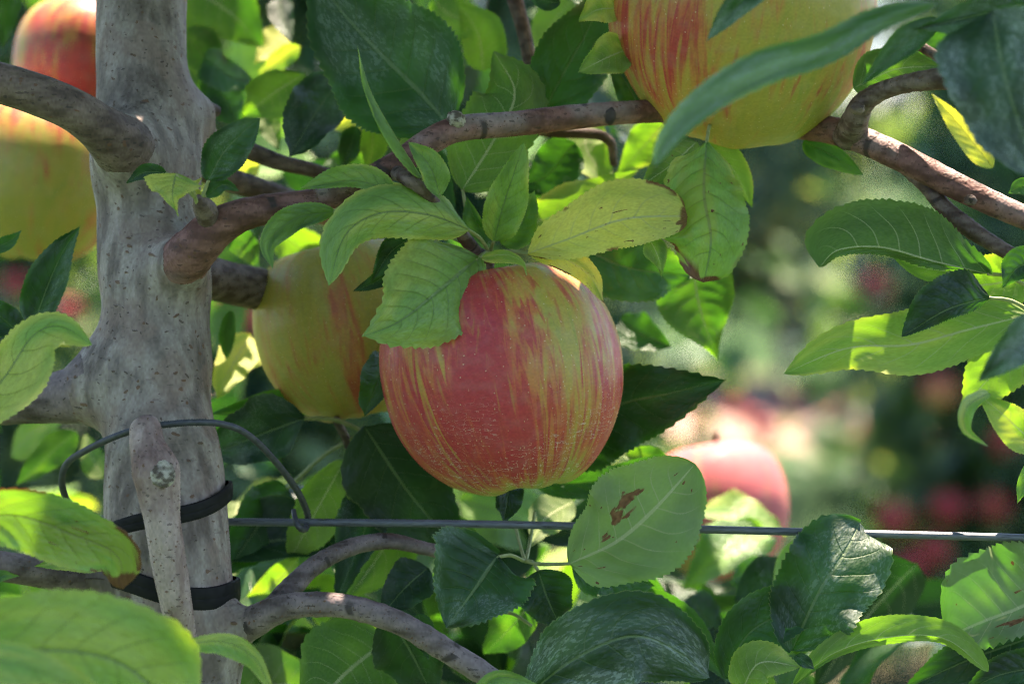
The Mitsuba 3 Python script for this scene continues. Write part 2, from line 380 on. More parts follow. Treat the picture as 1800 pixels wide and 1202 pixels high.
def leaf_arrays(C3, wl, wr, upper=True, roll=0.0, twist=0.0, fl=8.0, fr=8.0, curl=0.0, tm=0.44, tip=1.05, ripple=0.0, seed=0, ty=3, nt=60, ns=13, teeth=26, tooth=0.060, normal=None, quilt=1.7):
    """A leaf on the midrib C3 (rows of points, base first). wl, wr: half widths in metres left and right of the midrib as seen on the visible side;
    fl, fr: degrees by which each half is folded towards the viewer; roll turns it about the midrib; upper: which face is seen."""
    C = spline(C3, nt)
    k0 = nt // 2
    view = EYE - C[k0] if normal is None else normal
    Tn, N = transport(C, unit(view), k0)
    t = np.linspace(0, 1, nt)
    ang = np.radians(roll + twist * (t - 0.5))[:, None]
    Lf = np.cross(N, Tn)                                   # to the left, seen from the viewer
    N2 = N * np.cos(ang) + Lf * np.sin(ang)
    L2 = np.cross(N2, Tn)
    a = 0.62
    b = a * (1 - tm) / tm * (1.15 * tip / 0.85)
    prof = np.clip(t, 0, 1) ** a * np.clip(1 - t, 0, 1) ** b
    prof = prof / prof.max() * (1 + 0.05 * np.sin(7 * t + seed) + 0.035 * np.sin(13 * t + 2.3 * seed))
    prof = np.maximum(prof, 0.012)
    x = np.linspace(-1, 1, ns)
    s = np.sign(x) * np.abs(x) ** 0.95
    S, TT = np.meshgrid(s, t)
    A = np.abs(S)
    hw = np.where(S < 0, wl, wr) * prof[:, None]
    if teeth:
        ph = (TT * teeth * (1 + 0.13 * np.sin(3.1 * TT + seed)) + seed * 0.37) % 1.0
        h = tooth * (0.65 + 0.7 * meshkit.noise(np.stack([TT * 17, S * 0 + seed, S * 0], -1)))
        # the teeth keep their size towards the tip, where the leaf narrows
        hw = hw + np.where(A > 0.97, 1.0, 0.0) * h * max(wl, wr) * (ph - 0.25) * np.clip(np.minimum(TT, 1 - TT) * 9, 0, 1)
    r = A * hw
    f = np.radians(np.where(S < 0, fl, fr)) + np.radians(curl) * A
    up = 1.0 if upper else -1.0
    side_q = (S > 0).astype(float) if True else 0
    # vein pattern of the mesh frame: u runs left to right on the upper face
    Su = S if upper else -S
    right = (Su > 0).astype(float)
    q = 8.0 * (TT - 0.13 * A - 0.11 * A * A) + 0.5 * right + 0.2 * np.sin(5 * TT + seed * 1.7 + right * 2) + 0.05 * np.sin(9 * A + seed)
    puff = np.abs(np.sin(np.pi * q)) * np.clip(A * 3, 0, 1) * (1 - 0.6 * A) * np.clip(1.2 - TT, 0, 1)
    W = max(wl, wr)
    height = r * np.sin(f) + up * quilt * 0.035 * W * puff
    height = height + ripple * W * A ** 2 * (np.sin(2 * np.pi * (2.1 * TT + 0.21 * seed) + 2.2 * right) + 0.6 * np.sin(2 * np.pi * (3.7 * TT + 0.4 * seed) - right))
    height = height + 0.05 * W * (meshkit.fbm(np.stack([S * 1.3 + seed * 3, TT * 3, S * 0], -1), 2) - 0.5) * A * 2
    V = C[:, None] + (-np.sign(S) * r * np.cos(f))[..., None] * L2[:, None] + height[..., None] * N2[:, None]
    F = grid_faces(nt, ns)
    if not upper:
        F = F[:, ::-1]
    # grid winding (t, s): make the front face the upper side
    fn = np.cross(V[k0, ns // 2 + 1] - V[k0, ns // 2], V[k0 + 1, ns // 2] - V[k0, ns // 2])
    facing = np.sign(fn @ N2[k0])
    if facing < 0:
        F = F[:, ::-1]
    uv = np.stack([2 * seed + 0.01 + 0.98 * (Su + 1) / 2, 2 * ty + 0.004 + 0.99 * TT], -1).reshape(-1, 2)
    return V.reshape(-1, 3), F, uv


def tube_arrays(rows, nseg, nside, kind=2, wobble=0.0, seed=0, rings=0.0, ring_n=40, cap=True):
    """rows: (x, y, z, radius) in metres. A limb with uneven bark; uv = (2 kind + angle, length / girth)."""
    S = spline(rows, nseg)
    C, R = S[:, :3], S[:, 3]
    Tn, N = transport(C, np.array([0.3, -1, 0.45]), 0)
    B = np.cross(Tn, N)
    L = np.concatenate([[0], np.cumsum(np.linalg.norm(np.diff(C, axis=0), axis=1))])
    th = np.linspace(0, 2 * np.pi, nside, endpoint=True)
    D = np.cos(th)[None, :, None] * N[:, None] + np.sin(th)[None, :, None] * B[:, None]
    base = C[:, None] + D * R[:, None, None]
    k = 0.55 / max(R.mean(), 1e-4)
    disp = (meshkit.fbm(base * k + seed, 3, seed) - 0.5) * 2 * wobble + (meshkit.fbm(base * k * 4 + seed, 2, seed + 5) - 0.5) * wobble * 0.7
    rad = R[:, None] * (1 + disp)
    if rings:
        phase = L / L[-1] * ring_n
        ridge = np.abs(((phase + 0.35 * np.sin(phase * 2.7 + seed)) % 1) - 0.5) * 2
        rad = rad * (1 + rings * (ridge ** 3)[:, None] * (0.5 + meshkit.noise(base * 900, seed)))
    V = C[:, None] + D * rad[..., None]
    F = grid_faces(nseg, nside)
    uv = np.stack(np.broadcast_arrays(2 * kind + 0.002 + 0.996 * th[None, :] / (2 * np.pi), (L / (2 * np.pi * R.mean()))[:, None] + seed * 3.0), -1).reshape(-1, 2)
    V = V.reshape(-1, 3)
    if cap:
        n0 = len(V)
        V = np.vstack([V, C[:1] - Tn[:1] * R[0] * 0.25, C[-1:] + Tn[-1:] * R[-1] * 0.25])
        uv = np.vstack([uv, uv[:1], uv[n0 - 1:n0]])
        j = np.arange(nside - 1)
        F = np.vstack([F, np.stack([j + 1, j, j * 0 + n0], 1), np.stack([(nseg - 1) * nside + j, (nseg - 1) * nside + j + 1, j * 0 + n0 + 1], 1)])
    # outward winding
    m = F[len(F) // 3]
    c = V[m].mean(0)
    i = np.argmin(np.linalg.norm(C - c, axis=1))
    if np.cross(V[m[1]] - V[m[0]], V[m[2]] - V[m[0]]) @ (c - C[i]) < 0:
        F = F[:, ::-1]
    return V, F, uv


def limb_rows(pts):
    """(px, py, d, half width px) -> world rows with radius"""
    return [(*at(x, y, d), size_at(r, d)) for x, y, d, r in pts]


def add_limb(key, pts, nseg=90, nside=36, kind=2, wobble=0.05, seed=1, label=None, **k):
    rows = limb_rows(pts)
    LIMBS[key] = np.array(rows)
    V, F, uv = tube_arrays(rows, nseg, nside, kind, wobble, seed, **k)
    add(key, (V, F), 'bark_material', label=label, uv=uv)


def blob(center, rx, ry, rz, seed, rough=0.15, axis=None, n=3):
    m = trimesh.creation.icosphere(subdivisions=n)
    v = m.vertices * (1 + rough * (meshkit.fbm(m.vertices * 2.2 + seed, 3, seed) - 0.5)[:, None] * 2)
    v = v * [rx, ry, rz]
    if axis is not None:
        Rm = trimesh.geometry.align_vectors([0, 0, 1], unit(np.asarray(axis, float)))[:3, :3]
        v = v @ Rm.T
    return v + center, m.faces


# ------------------------------------------------------------------ the setting
gx, gy = np.meshgrid(np.concatenate([[-150, -40], np.linspace(-12, 12, 61), [40, 150]]), np.concatenate([[-60, -10], np.linspace(-3, 20, 70), [40, 250]]))
gz = 0.06 * (meshkit.fbm(np.stack([gx * 0.6, gy * 0.6, gx * 0], -1), 3) - 0.5)
add('orchard_ground', (np.stack([gx, gy, gz], -1).reshape(-1, 3), grid_faces(*gx.shape)), 'ground_material', label='orchard floor with a strip of dry straw and short grass', kind='structure')

# grass of the alley
gv, gf, gu = [], [], []
NB = 16000
for i in range(NB):
    x, y = rng.uniform(-1.4, 2.2), rng.uniform(4.6, 9.6)
    h, w, a = rng.uniform(0.05, 0.16), rng.uniform(0.003, 0.006), rng.uniform(0, 6.283)
    b = np.array([x, y, -0.02])
    lean = np.array([math.cos(a), math.sin(a), 0]) * h * rng.uniform(0.1, 0.8)
    side = np.array([-math.sin(a), math.cos(a), 0]) * w
    gv += [b - side, b + side, b + lean * 0.4 + [0, 0, h * 0.6] + side * 0.7, b + lean * 0.4 + [0, 0, h * 0.6] - side * 0.7, b + lean + [0, 0, h]]
    o = 5 * i
    gf += [[o, o + 1, o + 2], [o, o + 2, o + 3], [o + 3, o + 2, o + 4]]
    gu += [[rng.random(), rng.random()]] * 5
add('alley_grass', (np.array(gv), np.array(gf)), 'grass_material', label='sunlit short grass of the alley between the tree rows', category='grass', kind='stuff', smooth=False, uv=np.array(gu))


def simple_leaves(P, size, r, flat=0.0, droop=0.3):
    """Bent little leaves (8 triangles each) at the points P: (vertices, triangles, uv)."""
    n = len(P)
    prof_t = np.array([0.0, 0.3, 0.65, 1.0])
    prof_w = np.array([0.12, 0.95, 0.8, 0.05]) * 0.34
    d = unit(r.normal(size=(n, 3)) * [1, 1, 0.6] - [0, 0, droop])
    nn = r.normal(size=(n, 3)) * (1 - flat) + np.array([0, 0, 1.0]) * (0.6 + flat)
    b = unit(np.cross(d, nn))
    up = np.cross(b, d)
    L = size * r.uniform(0.65, 1.15, n)
    bend = r.uniform(-0.05, 0.30, n)
    V = np.zeros((n, 4, 3, 3))
    for i, (t, w) in enumerate(zip(prof_t, prof_w)):
        c = P + d * (L * (t - 0.5))[:, None] - up * (L * bend * t * t)[:, None]
        for j, s in enumerate((-1, 0, 1)):
            V[:, i, j] = c + b * (s * w * L)[:, None] + up * (abs(s) * w * L * 0.25)[:, None]
    f = grid_faces(4, 3)
    F = (f[None] + (np.arange(n) * 12)[:, None, None]).reshape(-1, 3)
    uv = np.repeat(r.random((n, 2)), 12, axis=0)
    return V.reshape(-1, 3), F, uv


def far_apple_mesh(c, R, seed):
    m = trimesh.creation.icosphere(subdivisions=3)
    v = m.vertices.copy()
    z = v[:, 2]
    v *= (1 - 0.10 * np.clip(-z, 0, 1))[:, None]
    rr = np.linalg.norm(v[:, :2], axis=1)
    v[:, 2] -= 0.35 * np.exp(-(rr / 0.28) ** 2) * (z > 0) - 0.2 * np.exp(-(rr / 0.25) ** 2) * (z < 0)
    return (v * R + c, m.faces), np.tile([[(seed * 0.37) % 1, 0.5]], (len(v), 1))


TREE_LABELS = {}
row_trees = []
FR = np.random.default_rng(21)


def far_tree(x, y, h, w, label, nleaf, group, seed, low=0.45):
    key = numbered('apple_tree')
    thing(key, label, 'apple tree', group)
    r = np.random.default_rng(seed)
    rows = [(x, y, -0.05, 0.035), (x + r.uniform(-.03, .03), y, 0.8, 0.028), (x + r.uniform(-.05, .05), y, 1.6, 0.02), (x, y, h, 0.008)]
    V, F, uv = tube_arrays(rows, 30, 12, 0, 0.08, seed)
    add(key + '__trunk', (V, F), 'bark_material', uv=uv)
    P = []
    for k in range(16):
        z = low + (h - low - 0.15) * (k + r.random()) / 16
        a, L = r.uniform(0, 6.283), w * (1.1 - 0.6 * (z - low) / (h - low)) * r.uniform(0.6, 1.05)
        tip = np.array([x + L * math.cos(a), y + L * math.sin(a) * 0.8, z + r.uniform(-0.1, 0.25)])
        base = np.array([x, y, z])
        mid = (base + tip) / 2 + [0, 0, 0.05]
        V, F, uv = tube_arrays([(*base, 0.012), (*mid, 0.009), (*tip, 0.004)], 10, 8, 2, 0.05, k)
        add(key + '__branch' + (f'_{k:03d}' if k else ''), (V, F), 'bark_material', uv=uv)
        m = nleaf // 16
        u = r.random((m, 1)) ** 0.7
        P.append(base + (tip - base) * u + r.normal(size=(m, 3)) * np.array([0.12, 0.12, 0.10]) * (0.6 + 0.6 * u))
    P = np.vstack(P)
    V, F, uv = simple_leaves(P, 0.085, r)
    add(key + '__foliage', (V, F), 'far_leaf_material', kind='stuff', uv=uv)
    return key


# the photographed tree takes the first name
NEAR = numbered('apple_tree')
thing(NEAR, 'nearest apple tree, its grey trunk tied with black straps at the left', 'apple tree')

NTH = ('first', 'second', 'third', 'fourth', 'fifth', 'sixth', 'seventh')
for i, (x, y, h, w, lab) in enumerate([
        (1.30, 6.2, 2.7, 0.55, 'dark blurred apple tree of the next row at the right edge of the view'),
        (-0.25, 6.3, 2.6, 0.48, 'blurred apple tree of the next row straight behind the main apple'),
        (-1.35, 6.2, 2.7, 0.52, 'dark blurred apple tree of the next row behind the grey trunk at the left')]):
    far_tree(x, y, h, w, lab, 12000, None, 100 + i, low=0.12)
for i, x in enumerate([-2.2, -1.2, -0.3, 0.60, 1.25, 2.1, 3.0]):
    far_tree(x, 13.2 + 0.3 * math.sin(i * 3), 2.7, 0.6, f'blurred green apple tree, {NTH[i]} from the left in the far row beyond the straw strip', 6000 if i in (3, 4) else 4500, 'apple trees of the far row', 140 + i, low=0.3)
for i, x in enumerate([-3.4, -1.7, 0.1, 1.6, 3.2]):
    far_tree(x, 19.0, 3.2, 1.0, f'apple tree {NTH[i]} from the left in the farthest row, hidden behind the far row', 5200, 'apple trees of the farthest row', 160 + i, low=0.3)

for i, x in enumerate([-2.0, -0.7, 0.6, 1.9]):
    far_tree(x, -2.4, 3.4, 0.8, f'apple tree {NTH[i]} from the left in the row behind the viewer', 5200, 'apple trees of the opposite row', 180 + i, low=0.3)

# far apples: (px, py, distance m, radius m, label)
FAR_APPLES = [
    (1652, 686, 5.70, .038, 'blurred pink apple in the dark tree at the right, above the other red ones'),
    (1775, 775, 5.65, .038, 'blurred red apple in the dark tree at the right edge of the view'),
    (1572, 912, 5.70, .040, 'blurred dark red apple left of the pair just above the wire'),
    (1665, 893, 5.65, .036, 'blurred magenta apple just above the wire, in front of the dark tree'),
    (1592, 1003, 5.60, .038, 'blurred pink red apple just below the wire, beside a curled dark leaf'),
    (1640, 968, 5.75, .036, 'blurred orange red apple just below the wire, behind the pink one'),
    (1538, 505, 5.75, .036, 'dim red apple glimpsed below the long olive leaf at the right'),
    (1745, 890, 5.80, .036, 'dim red apple low in the dark tree at the right edge, above the wire'),
    (780, 52, 5.65, .045, 'blurred pink apple glimpsed at the top, beside the largest dark leaf'),
    (120, 548, 5.75, .028, 'dim red apple glimpsed in the dark gap left of the grey trunk'),
    (418, 557, 5.55, .050, 'blurred red apple glimpsed between the trunk and the yellow green apple'),
    (26, 500, 5.75, .028, 'dim reddish apple glimpsed below the yellow apple at the left edge'),
]
for i, (px, py, dist, R, lab) in enumerate(FAR_APPLES):
    key = numbered('apple')
    m, uv = far_apple_mesh(at(px, py, dist * 100 - 100), R, i)
    thing(key, lab, 'apple')
    add(key + '__skin', m, 'far_apple_material', uv=uv)
    c = at(px, py, dist * 100 - 100)
    V, F, u2 = tube_arrays([(c[0], c[1], c[2] + R * 0.5, 0.0015), (c[0] + 0.004, c[1], c[2] + R * 1.45, 0.0018)], 4, 7, 3)
    add(key + '__stem', (V, F), 'bark_material', uv=u2)

# windfall apples lying on the straw strip
for i, (px, dist) in enumerate([(1300, 11.8), (1330, 11.4), (1385, 12.1), (1455, 11.3), (1480, 11.6), (1350, 11.0), (1230, 11.5), (1270, 12.2), (1420, 12.4), (1500, 11.1)]):
    key = numbered('fallen_apple')
    x = (px - 900) * UNIT * dist
    m, uv = far_apple_mesh(np.array([x, dist, 0.035]), 0.042, i + 40)
    add(key, m, 'far_apple_material', label='blurred pink windfall apple lying on the sunlit straw strip', category='fallen apple', group='windfall apples on the straw', uv=uv)

def solid_wood(trunk, limbs, h=0.0015, k=0.013):
    """One skin over a trunk and the roots of its limbs (rows x, y, z, radius), blended into collars: surface nets on a grid of h metres. Returns vertices, triangles, uv."""
    S0 = spline(trunk, 150)
    lo, hi = S0[:, :3].min(0) - 0.036, S0[:, :3].max(0) + 0.036
    n = np.ceil((hi - lo) / h).astype(int)
    ax = [lo[i] + h * np.arange(n[i]) for i in range(3)]
    G = np.stack(np.meshgrid(*ax, indexing='ij'), -1)
    sdf = np.full(n, 1.0)
    for iz in range(0, n[2], 16):                       # slab by slab, so that only near samples are looked at
        X = G[:, :, iz:iz + 16].reshape(-1, 3)
        z0, z1 = X[:, 2].min(), X[:, 2].max()
        near = S0[(S0[:, 2] > z0 - 0.03) & (S0[:, 2] < z1 + 0.03)]
        d = np.full(len(X), 1.0)
        for c in near:
            d = np.minimum(d, np.linalg.norm(X - c[:3], axis=1) - c[3])
        for rows in limbs:
            L_ = rows[(rows[:, 2] > z0 - 0.05) & (rows[:, 2] < z1 + 0.05)]
            if not len(L_):
                continue
            e = np.full(len(X), 1.0)
            for c in L_:
                e = np.minimum(e, np.linalg.norm(X - c[:3], axis=1) - c[3])
            q = np.clip(k - np.abs(d - e), 0, None) / k
            d = np.minimum(d, e) - q * q * k / 4
        act = np.abs(d) < 0.006
        d[act] += 0.0016 * (meshkit.fbm(X[act] * [75, 75, 55], 3, 3) - 0.5) + 0.0016 * (meshkit.fbm(X[act] * [38, 38, 18], 2, 8) - 0.5)
        sdf[:, :, iz:iz + 16] = d.reshape(n[0], n[1], -1)
    ins = sdf < 0
    c8 = [(i, j, l) for i in (0, 1) for j in (0, 1) for l in (0, 1)]
    cut = lambda A, o: A[o[0]:A.shape[0] - 1 + o[0], o[1]:A.shape[1] - 1 + o[1], o[2]:A.shape[2] - 1 + o[2]]
    cnt = sum(cut(ins, o).astype(int) for o in c8)
    cells = np.argwhere((cnt > 0) & (cnt < 8))
    val = {o: sdf[cells[:, 0] + o[0], cells[:, 1] + o[1], cells[:, 2] + o[2]] for o in c8}
    P, m = np.zeros((len(cells), 3)), np.zeros(len(cells))
    for o in c8:
        for axis in range(3):
            if o[axis] == 0:
                q = tuple(1 if i == axis else o[i] for i in range(3))
                a_, b_ = val[o], val[q]
                on = (a_ < 0) != (b_ < 0)
                t = np.where(on, a_ / np.where(on, a_ - b_, 1), 0)
                p = np.array(o, float) + np.eye(3)[axis] * t[:, None]
                P += np.where(on[:, None], p, 0)
                m += on
    V = lo + h * (cells + P / m[:, None])
    idx = np.full(np.array(n), -1)
    idx[tuple(cells.T)] = np.arange(len(cells))
    F = []
    for axis in range(3):
        u, v = (axis + 1) % 3, (axis + 2) % 3
        a_ = ins
        sl0, sl1 = [slice(None)] * 3, [slice(None)] * 3
        sl0[axis], sl1[axis] = slice(0, -1), slice(1, None)
        E = np.argwhere(a_[tuple(sl0)] != a_[tuple(sl1)])
        E = E[(E[:, u] > 0) & (E[:, v] > 0)]
        flip = ins[tuple(E.T)]
        du, dv = np.eye(3, dtype=int)[u], np.eye(3, dtype=int)[v]
        q = np.stack([idx[tuple((E - du - dv).T)], idx[tuple((E - dv).T)], idx[tuple(E.T)], idx[tuple((E - du).T)]], 1)
        ok = (q >= 0).all(1)
        q, flip = q[ok], flip[ok]
        q = np.where(flip[:, None], q, q[:, ::-1])
        F += [q[:, [0, 1, 2]], q[:, [0, 2, 3]]]
    F = np.vstack(F)
    mesh = trimesh.Trimesh(V, F, process=False)
    trimesh.smoothing.filter_taubin(mesh, iterations=6)
    V = np.array(mesh.vertices)
    i = np.argmin(np.abs(V[:, 2][:, None] - S0[None, :, 2]), axis=1)
    D = V - S0[i, :3]
    ang = (np.arctan2(D[:, 0], -D[:, 1]) / (2 * np.pi) + 0.5) % 1.0      # seam at the far side
    R = S0[:, 3].mean()
    uv = np.stack([0.002 + 0.996 * ang, (V[:, 2] - V[:, 2].min()) / (2 * np.pi * R)], -1)
    return V, F, uv


# ------------------------------------------------------------------ trunk and limbs of the near tree
TRUNK = [(247, -260, 6.5, 78), (248, -60, 5.6, 79), (249, 120, 4.8, 80), (252, 235, 4.2, 86), (254, 300, 3.9, 86), (258, 380, 3.6, 87), (270, 480, 3.1, 95), (276, 560, 2.7, 92), (277, 640, 2.3, 92), (279, 720, 2.0, 93),
                            (287, 810, 1.5, 103), (291, 900, 1.1, 108), (299, 985, 0.9, 106), (308, 1080, 0.8, 106), (318, 1190, 0.7, 100), (330, 1320, 0.6, 104), (345, 1500, 0.5, 106)]
LIMBS = {}
# lower trunk down to the ground
a_, b_ = at(345, 1490, 0.5), at(345, 1490, 0.5)
V, F, uv = tube_arrays([(*a_, size_at(106, 0.5)), (a_[0] + 0.01, a_[1] + 0.01, 0.6, 0.024), (a_[0] + 0.012, a_[1] + 0.01, -0.05, 0.03)], 40, 24, 0, 0.04, 4)
add(NEAR + '__lower_trunk', (V, F), 'bark_material', uv=uv)

nb = NEAR + '__branch'
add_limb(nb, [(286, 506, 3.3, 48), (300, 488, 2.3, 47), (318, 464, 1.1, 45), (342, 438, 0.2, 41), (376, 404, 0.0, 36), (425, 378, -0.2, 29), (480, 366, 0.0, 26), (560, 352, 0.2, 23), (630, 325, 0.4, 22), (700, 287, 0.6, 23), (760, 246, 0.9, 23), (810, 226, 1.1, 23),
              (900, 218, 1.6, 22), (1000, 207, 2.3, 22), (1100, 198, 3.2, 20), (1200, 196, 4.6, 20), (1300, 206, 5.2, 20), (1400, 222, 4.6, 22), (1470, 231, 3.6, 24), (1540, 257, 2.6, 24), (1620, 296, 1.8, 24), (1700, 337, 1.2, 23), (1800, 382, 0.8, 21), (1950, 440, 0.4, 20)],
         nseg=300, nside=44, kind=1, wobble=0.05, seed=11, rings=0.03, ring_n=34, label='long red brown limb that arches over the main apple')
add_limb(nb + '_001', [(268, 296, 4.4, 74), (244, 280, 3.0, 66), (214, 256, 1.5, 54), (175, 225, 0.4, 42), (130, 194, -0.2, 38), (80, 172, -0.4, 37), (0, 146, -0.6, 36), (-120, 120, -1, 35)], kind=5, wobble=0.035, seed=5, nseg=90, nside=48, label='thick upper left limb bending down to the trunk')
add_limb(nb + '_002', [(262, 655, 3.0, 84), (215, 664, 2.8, 84), (172, 680, 2.6, 70), (135, 693, 2.6, 52), (100, 699, 2.7, 45), (60, 701, 3.0, 44), (0, 706, 3.4, 42), (-120, 712, 4, 42)], kind=2, wobble=0.05, seed=6, nseg=90, nside=48, rings=0.03, ring_n=20, label='thick lower left limb with a swollen collar')
add_limb(nb + '_003', [(250, 1050, 2.2, 34), (190, 1028, 1.2, 30), (120, 1014, 0.2, 29), (50, 1002, -0.5, 27), (-60, 985, -1.2, 26)], kind=2, wobble=0.04, seed=7, nside=36, label='grey limb below the lower left leaf')
add_limb(nb + '_004', [(350, 1140, 0.9, 52), (385, 1125, 0.5, 42), (415, 1108, 0.1, 33), (450, 1090, -0.3, 28), (490, 1070, -0.6, 24), (540, 1062, -0.7, 22), (600, 1064, -0.8, 21), (650, 1075, -0.8, 21), (710, 1098, -0.9, 21), (780, 1140, -1.0, 21), (860, 1190, -1.1, 20), (960, 1260, -1.3, 19)], kind=2, wobble=0.05, seed=8, nseg=130, nside=40, rings=0.09, ring_n=13, label='purplish grey limb curving out at the bottom')
add_limb(nb + '_005', [(470, 1072, 0.2, 16), (505, 1040, 0.8, 20), (545, 1000, 1.4, 17), (590, 972, 2.0, 16), (640, 955, 2.6, 15), (690, 951, 3.0, 14), (740, 962, 3.4, 12), (790, 975, 3.8, 12), (850, 1000, 4.2, 10)], kind=2, wobble=0.05, seed=9, nseg=80, nside=28, rings=0.06, ring_n=12)
add_limb(nb + '_006', [(300, 470, 5.0, 40), (380, 492, 7.5, 38), (470, 510, 9.5, 36), (600, 520, 12, 30)], kind=3, wobble=0.05, seed=10, nside=30, label='dark thick limb behind the trunk, running behind the yellow green apple')
add_limb(nb + '_007', [(300, 225, 5.0, 30), (340, 236, 6.0, 20), (400, 250, 7.0, 15), (450, 270, 7.8, 16), (500, 288, 8.2, 14), (545, 298, 8.6, 13), (640, 330, 10, 10)], kind=3, wobble=0.07, seed=12, nside=26)
add_limb(nb + '_008', [(300, 260, 6.0, 30), (350, 292, 8.5, 24), (410, 318, 10, 22), (490, 345, 11.5, 20), (620, 400, 14, 18)], kind=3, wobble=0.05, seed=13, nside=26)
add_limb(nb + '_009', [(300, 205, 4.8, 38), (335, 195, 5.4, 26), (362, 194, 5.8, 18), (384, 196, 6.1, 9)], kind=3, wobble=0.09, seed=14, nside=26, nseg=40)
add_limb(nb + '_010', [(890, -60, 9, 15), (905, 0, 9, 14), (922, 60, 9, 13), (932, 130, 9, 12), (930, 220, 9, 12), (1060, 240, 9.5, 9), (1080, 290, 10, 7)], kind=3, wobble=0.06, seed=15, nside=20)
add_limb(nb + '_011', [(1490, 240, 3.2, 26), (1503, 212, 2.0, 24), (1515, 185, 1.4, 20), (1545, 163, 0.8, 17), (1590, 148, 0.2, 16), (1640, 140, -0.3, 19), (1680, 138, -0.6, 20), (1740, 130, -1, 18)], kind=3, wobble=0.06, seed=16, nside=30, rings=0.07, ring_n=22)
add_limb(nb + '_012', [(1600, 292, 2.4, 20), (1632, 330, 2.0, 15), (1660, 365, 1.7, 15), (1700, 398, 1.3, 16), (1740, 425, 1.0, 14), (1790, 452, 0.7, 12), (1850, 470, 0.5, 11)], kind=3, wobble=0.07, seed=17, nside=28, rings=0.10, ring_n=34)
add_limb(nb + '_013', [(690, 300, 0.6, 12), (712, 312, -0.3, 13), (735, 328, -0.5, 11), (770, 362, 0.3, 9), (803, 400, 1.6, 10), (822, 425, 2.4, 12), (842, 448, 3.0, 12), (875, 452, 3.4, 10)], kind=3, wobble=0.08, seed=18, nside=26, nseg=80, rings=0.14, ring_n=30, label='short dark fruit spur with ring scars that carries the main apple')
add_limb(nb + '_014', [(590, 735, 8.5, 7), (610, 775, 9.2, 8), (625, 820, 9.6, 9), (612, 880, 10, 8)], kind=3, wobble=0.06, seed=19, nside=16)
add_limb(nb + '_015', [(1600, 70, 2.6, 10), (1640, 95, 2.0, 9), (1680, 120, 1.4, 9)], kind=3, wobble=0.06, seed=20, nside=16)
# small bud spur under the young leaves beside the trunk
add_limb(nb + '_016', [(372, 400, 0.0, 22), (362, 372, -0.8, 20), (352, 356, -1.3, 14), (346, 348, -1.5, 8)], kind=3, wobble=0.12, seed=21, nside=24, nseg=40, rings=0.08, ring_n=6)

# the pruned stub in front of the trunk, with its cut face
add_limb(NEAR + '__stub', [(253, 741, -2.0, 21), (255, 750, -2.1, 27), (260, 785, -2.4, 32), (273, 825, -2.6, 42), (279, 862, -2.6, 38), (286, 920, -2.6, 32), (296, 985, -2.4, 31), (308, 1050, -2.1, 29), (318, 1110, -1.5, 26), (330, 1180, -0.4, 24)], kind=4, wobble=0.05, seed=23, nseg=120, nside=44, label='pale pruned shoot stub standing in front of the trunk')
rows = limb_rows(TRUNK)
roots = []
for x, most in (('', 0.036), ('_001', 0.036), ('_002', 0.040), ('_003', 0.030), ('_004', 0.034), ('_006', 0.035), ('_007', 0.022), ('_008', 0.03), ('_009', 0.014)):
    R_ = spline(LIMBS[nb + x], 400)
    run = np.concatenate([[0], np.cumsum(np.linalg.norm(np.diff(R_[:, :3], axis=0), axis=1))])
    R_ = R_[run < most][::3]
    R_[:, 3] -= 0.0005
    roots.append(R_)
V, F, uv = solid_wood(rows, roots)
add(NEAR + '__trunk', (V, F), 'bark_material', uv=uv)
c = at(287, 831, -5.0)
V, F = blob(at(286, 832, -3.35), size_at(25, -3), size_at(22, -3), size_at(8, -3), 4, 0.12, axis=EYE - c + [0, 0, 0.25])
add(NEAR + '__stub__cut_scar', (V, F), 'scar_material')
V, F = blob(at(802, 209, 0.7), size_at(17, 0), size_at(15, 0), size_at(14, 0), 9, 0.25, axis=[0.25, -0.6, 0.75])
add(nb + '__cut_scar', (V, F), 'scar_material')
V, F = blob(at(1073, 205, 1.05), size_at(10, 2), size_at(8, 2), size_at(15, 2), 12, 0.2, axis=[0.1, -0.1, 1])
add(nb + '__bud', (V, F), 'bark_material', uv=np.tile([[6.3, 0.5]], (len(V), 1)) + (V[:, :2] * 30 % 0.2))
V, F = blob(at(1506, 190, 0.75), size_at(14, 1), size_at(14, 1), size_at(12, 1), 14, 0.25)
add(nb + '_011__bud', (V, F), 'bark_material', uv=np.tile([[6.3, 0.5]], (len(V), 1)) + (V[:, :2] * 30 % 0.2))
V, F = blob(at(1706, 352, 0.1), size_at(11, 1), size_at(9, 1), size_at(9, 1), 15, 0.25)
add(nb + '__bud_001', (V, F), 'bark_material', uv=np.tile([[6.3, 0.5]], (len(V), 1)) + (V[:, :2] * 30 % 0.2))

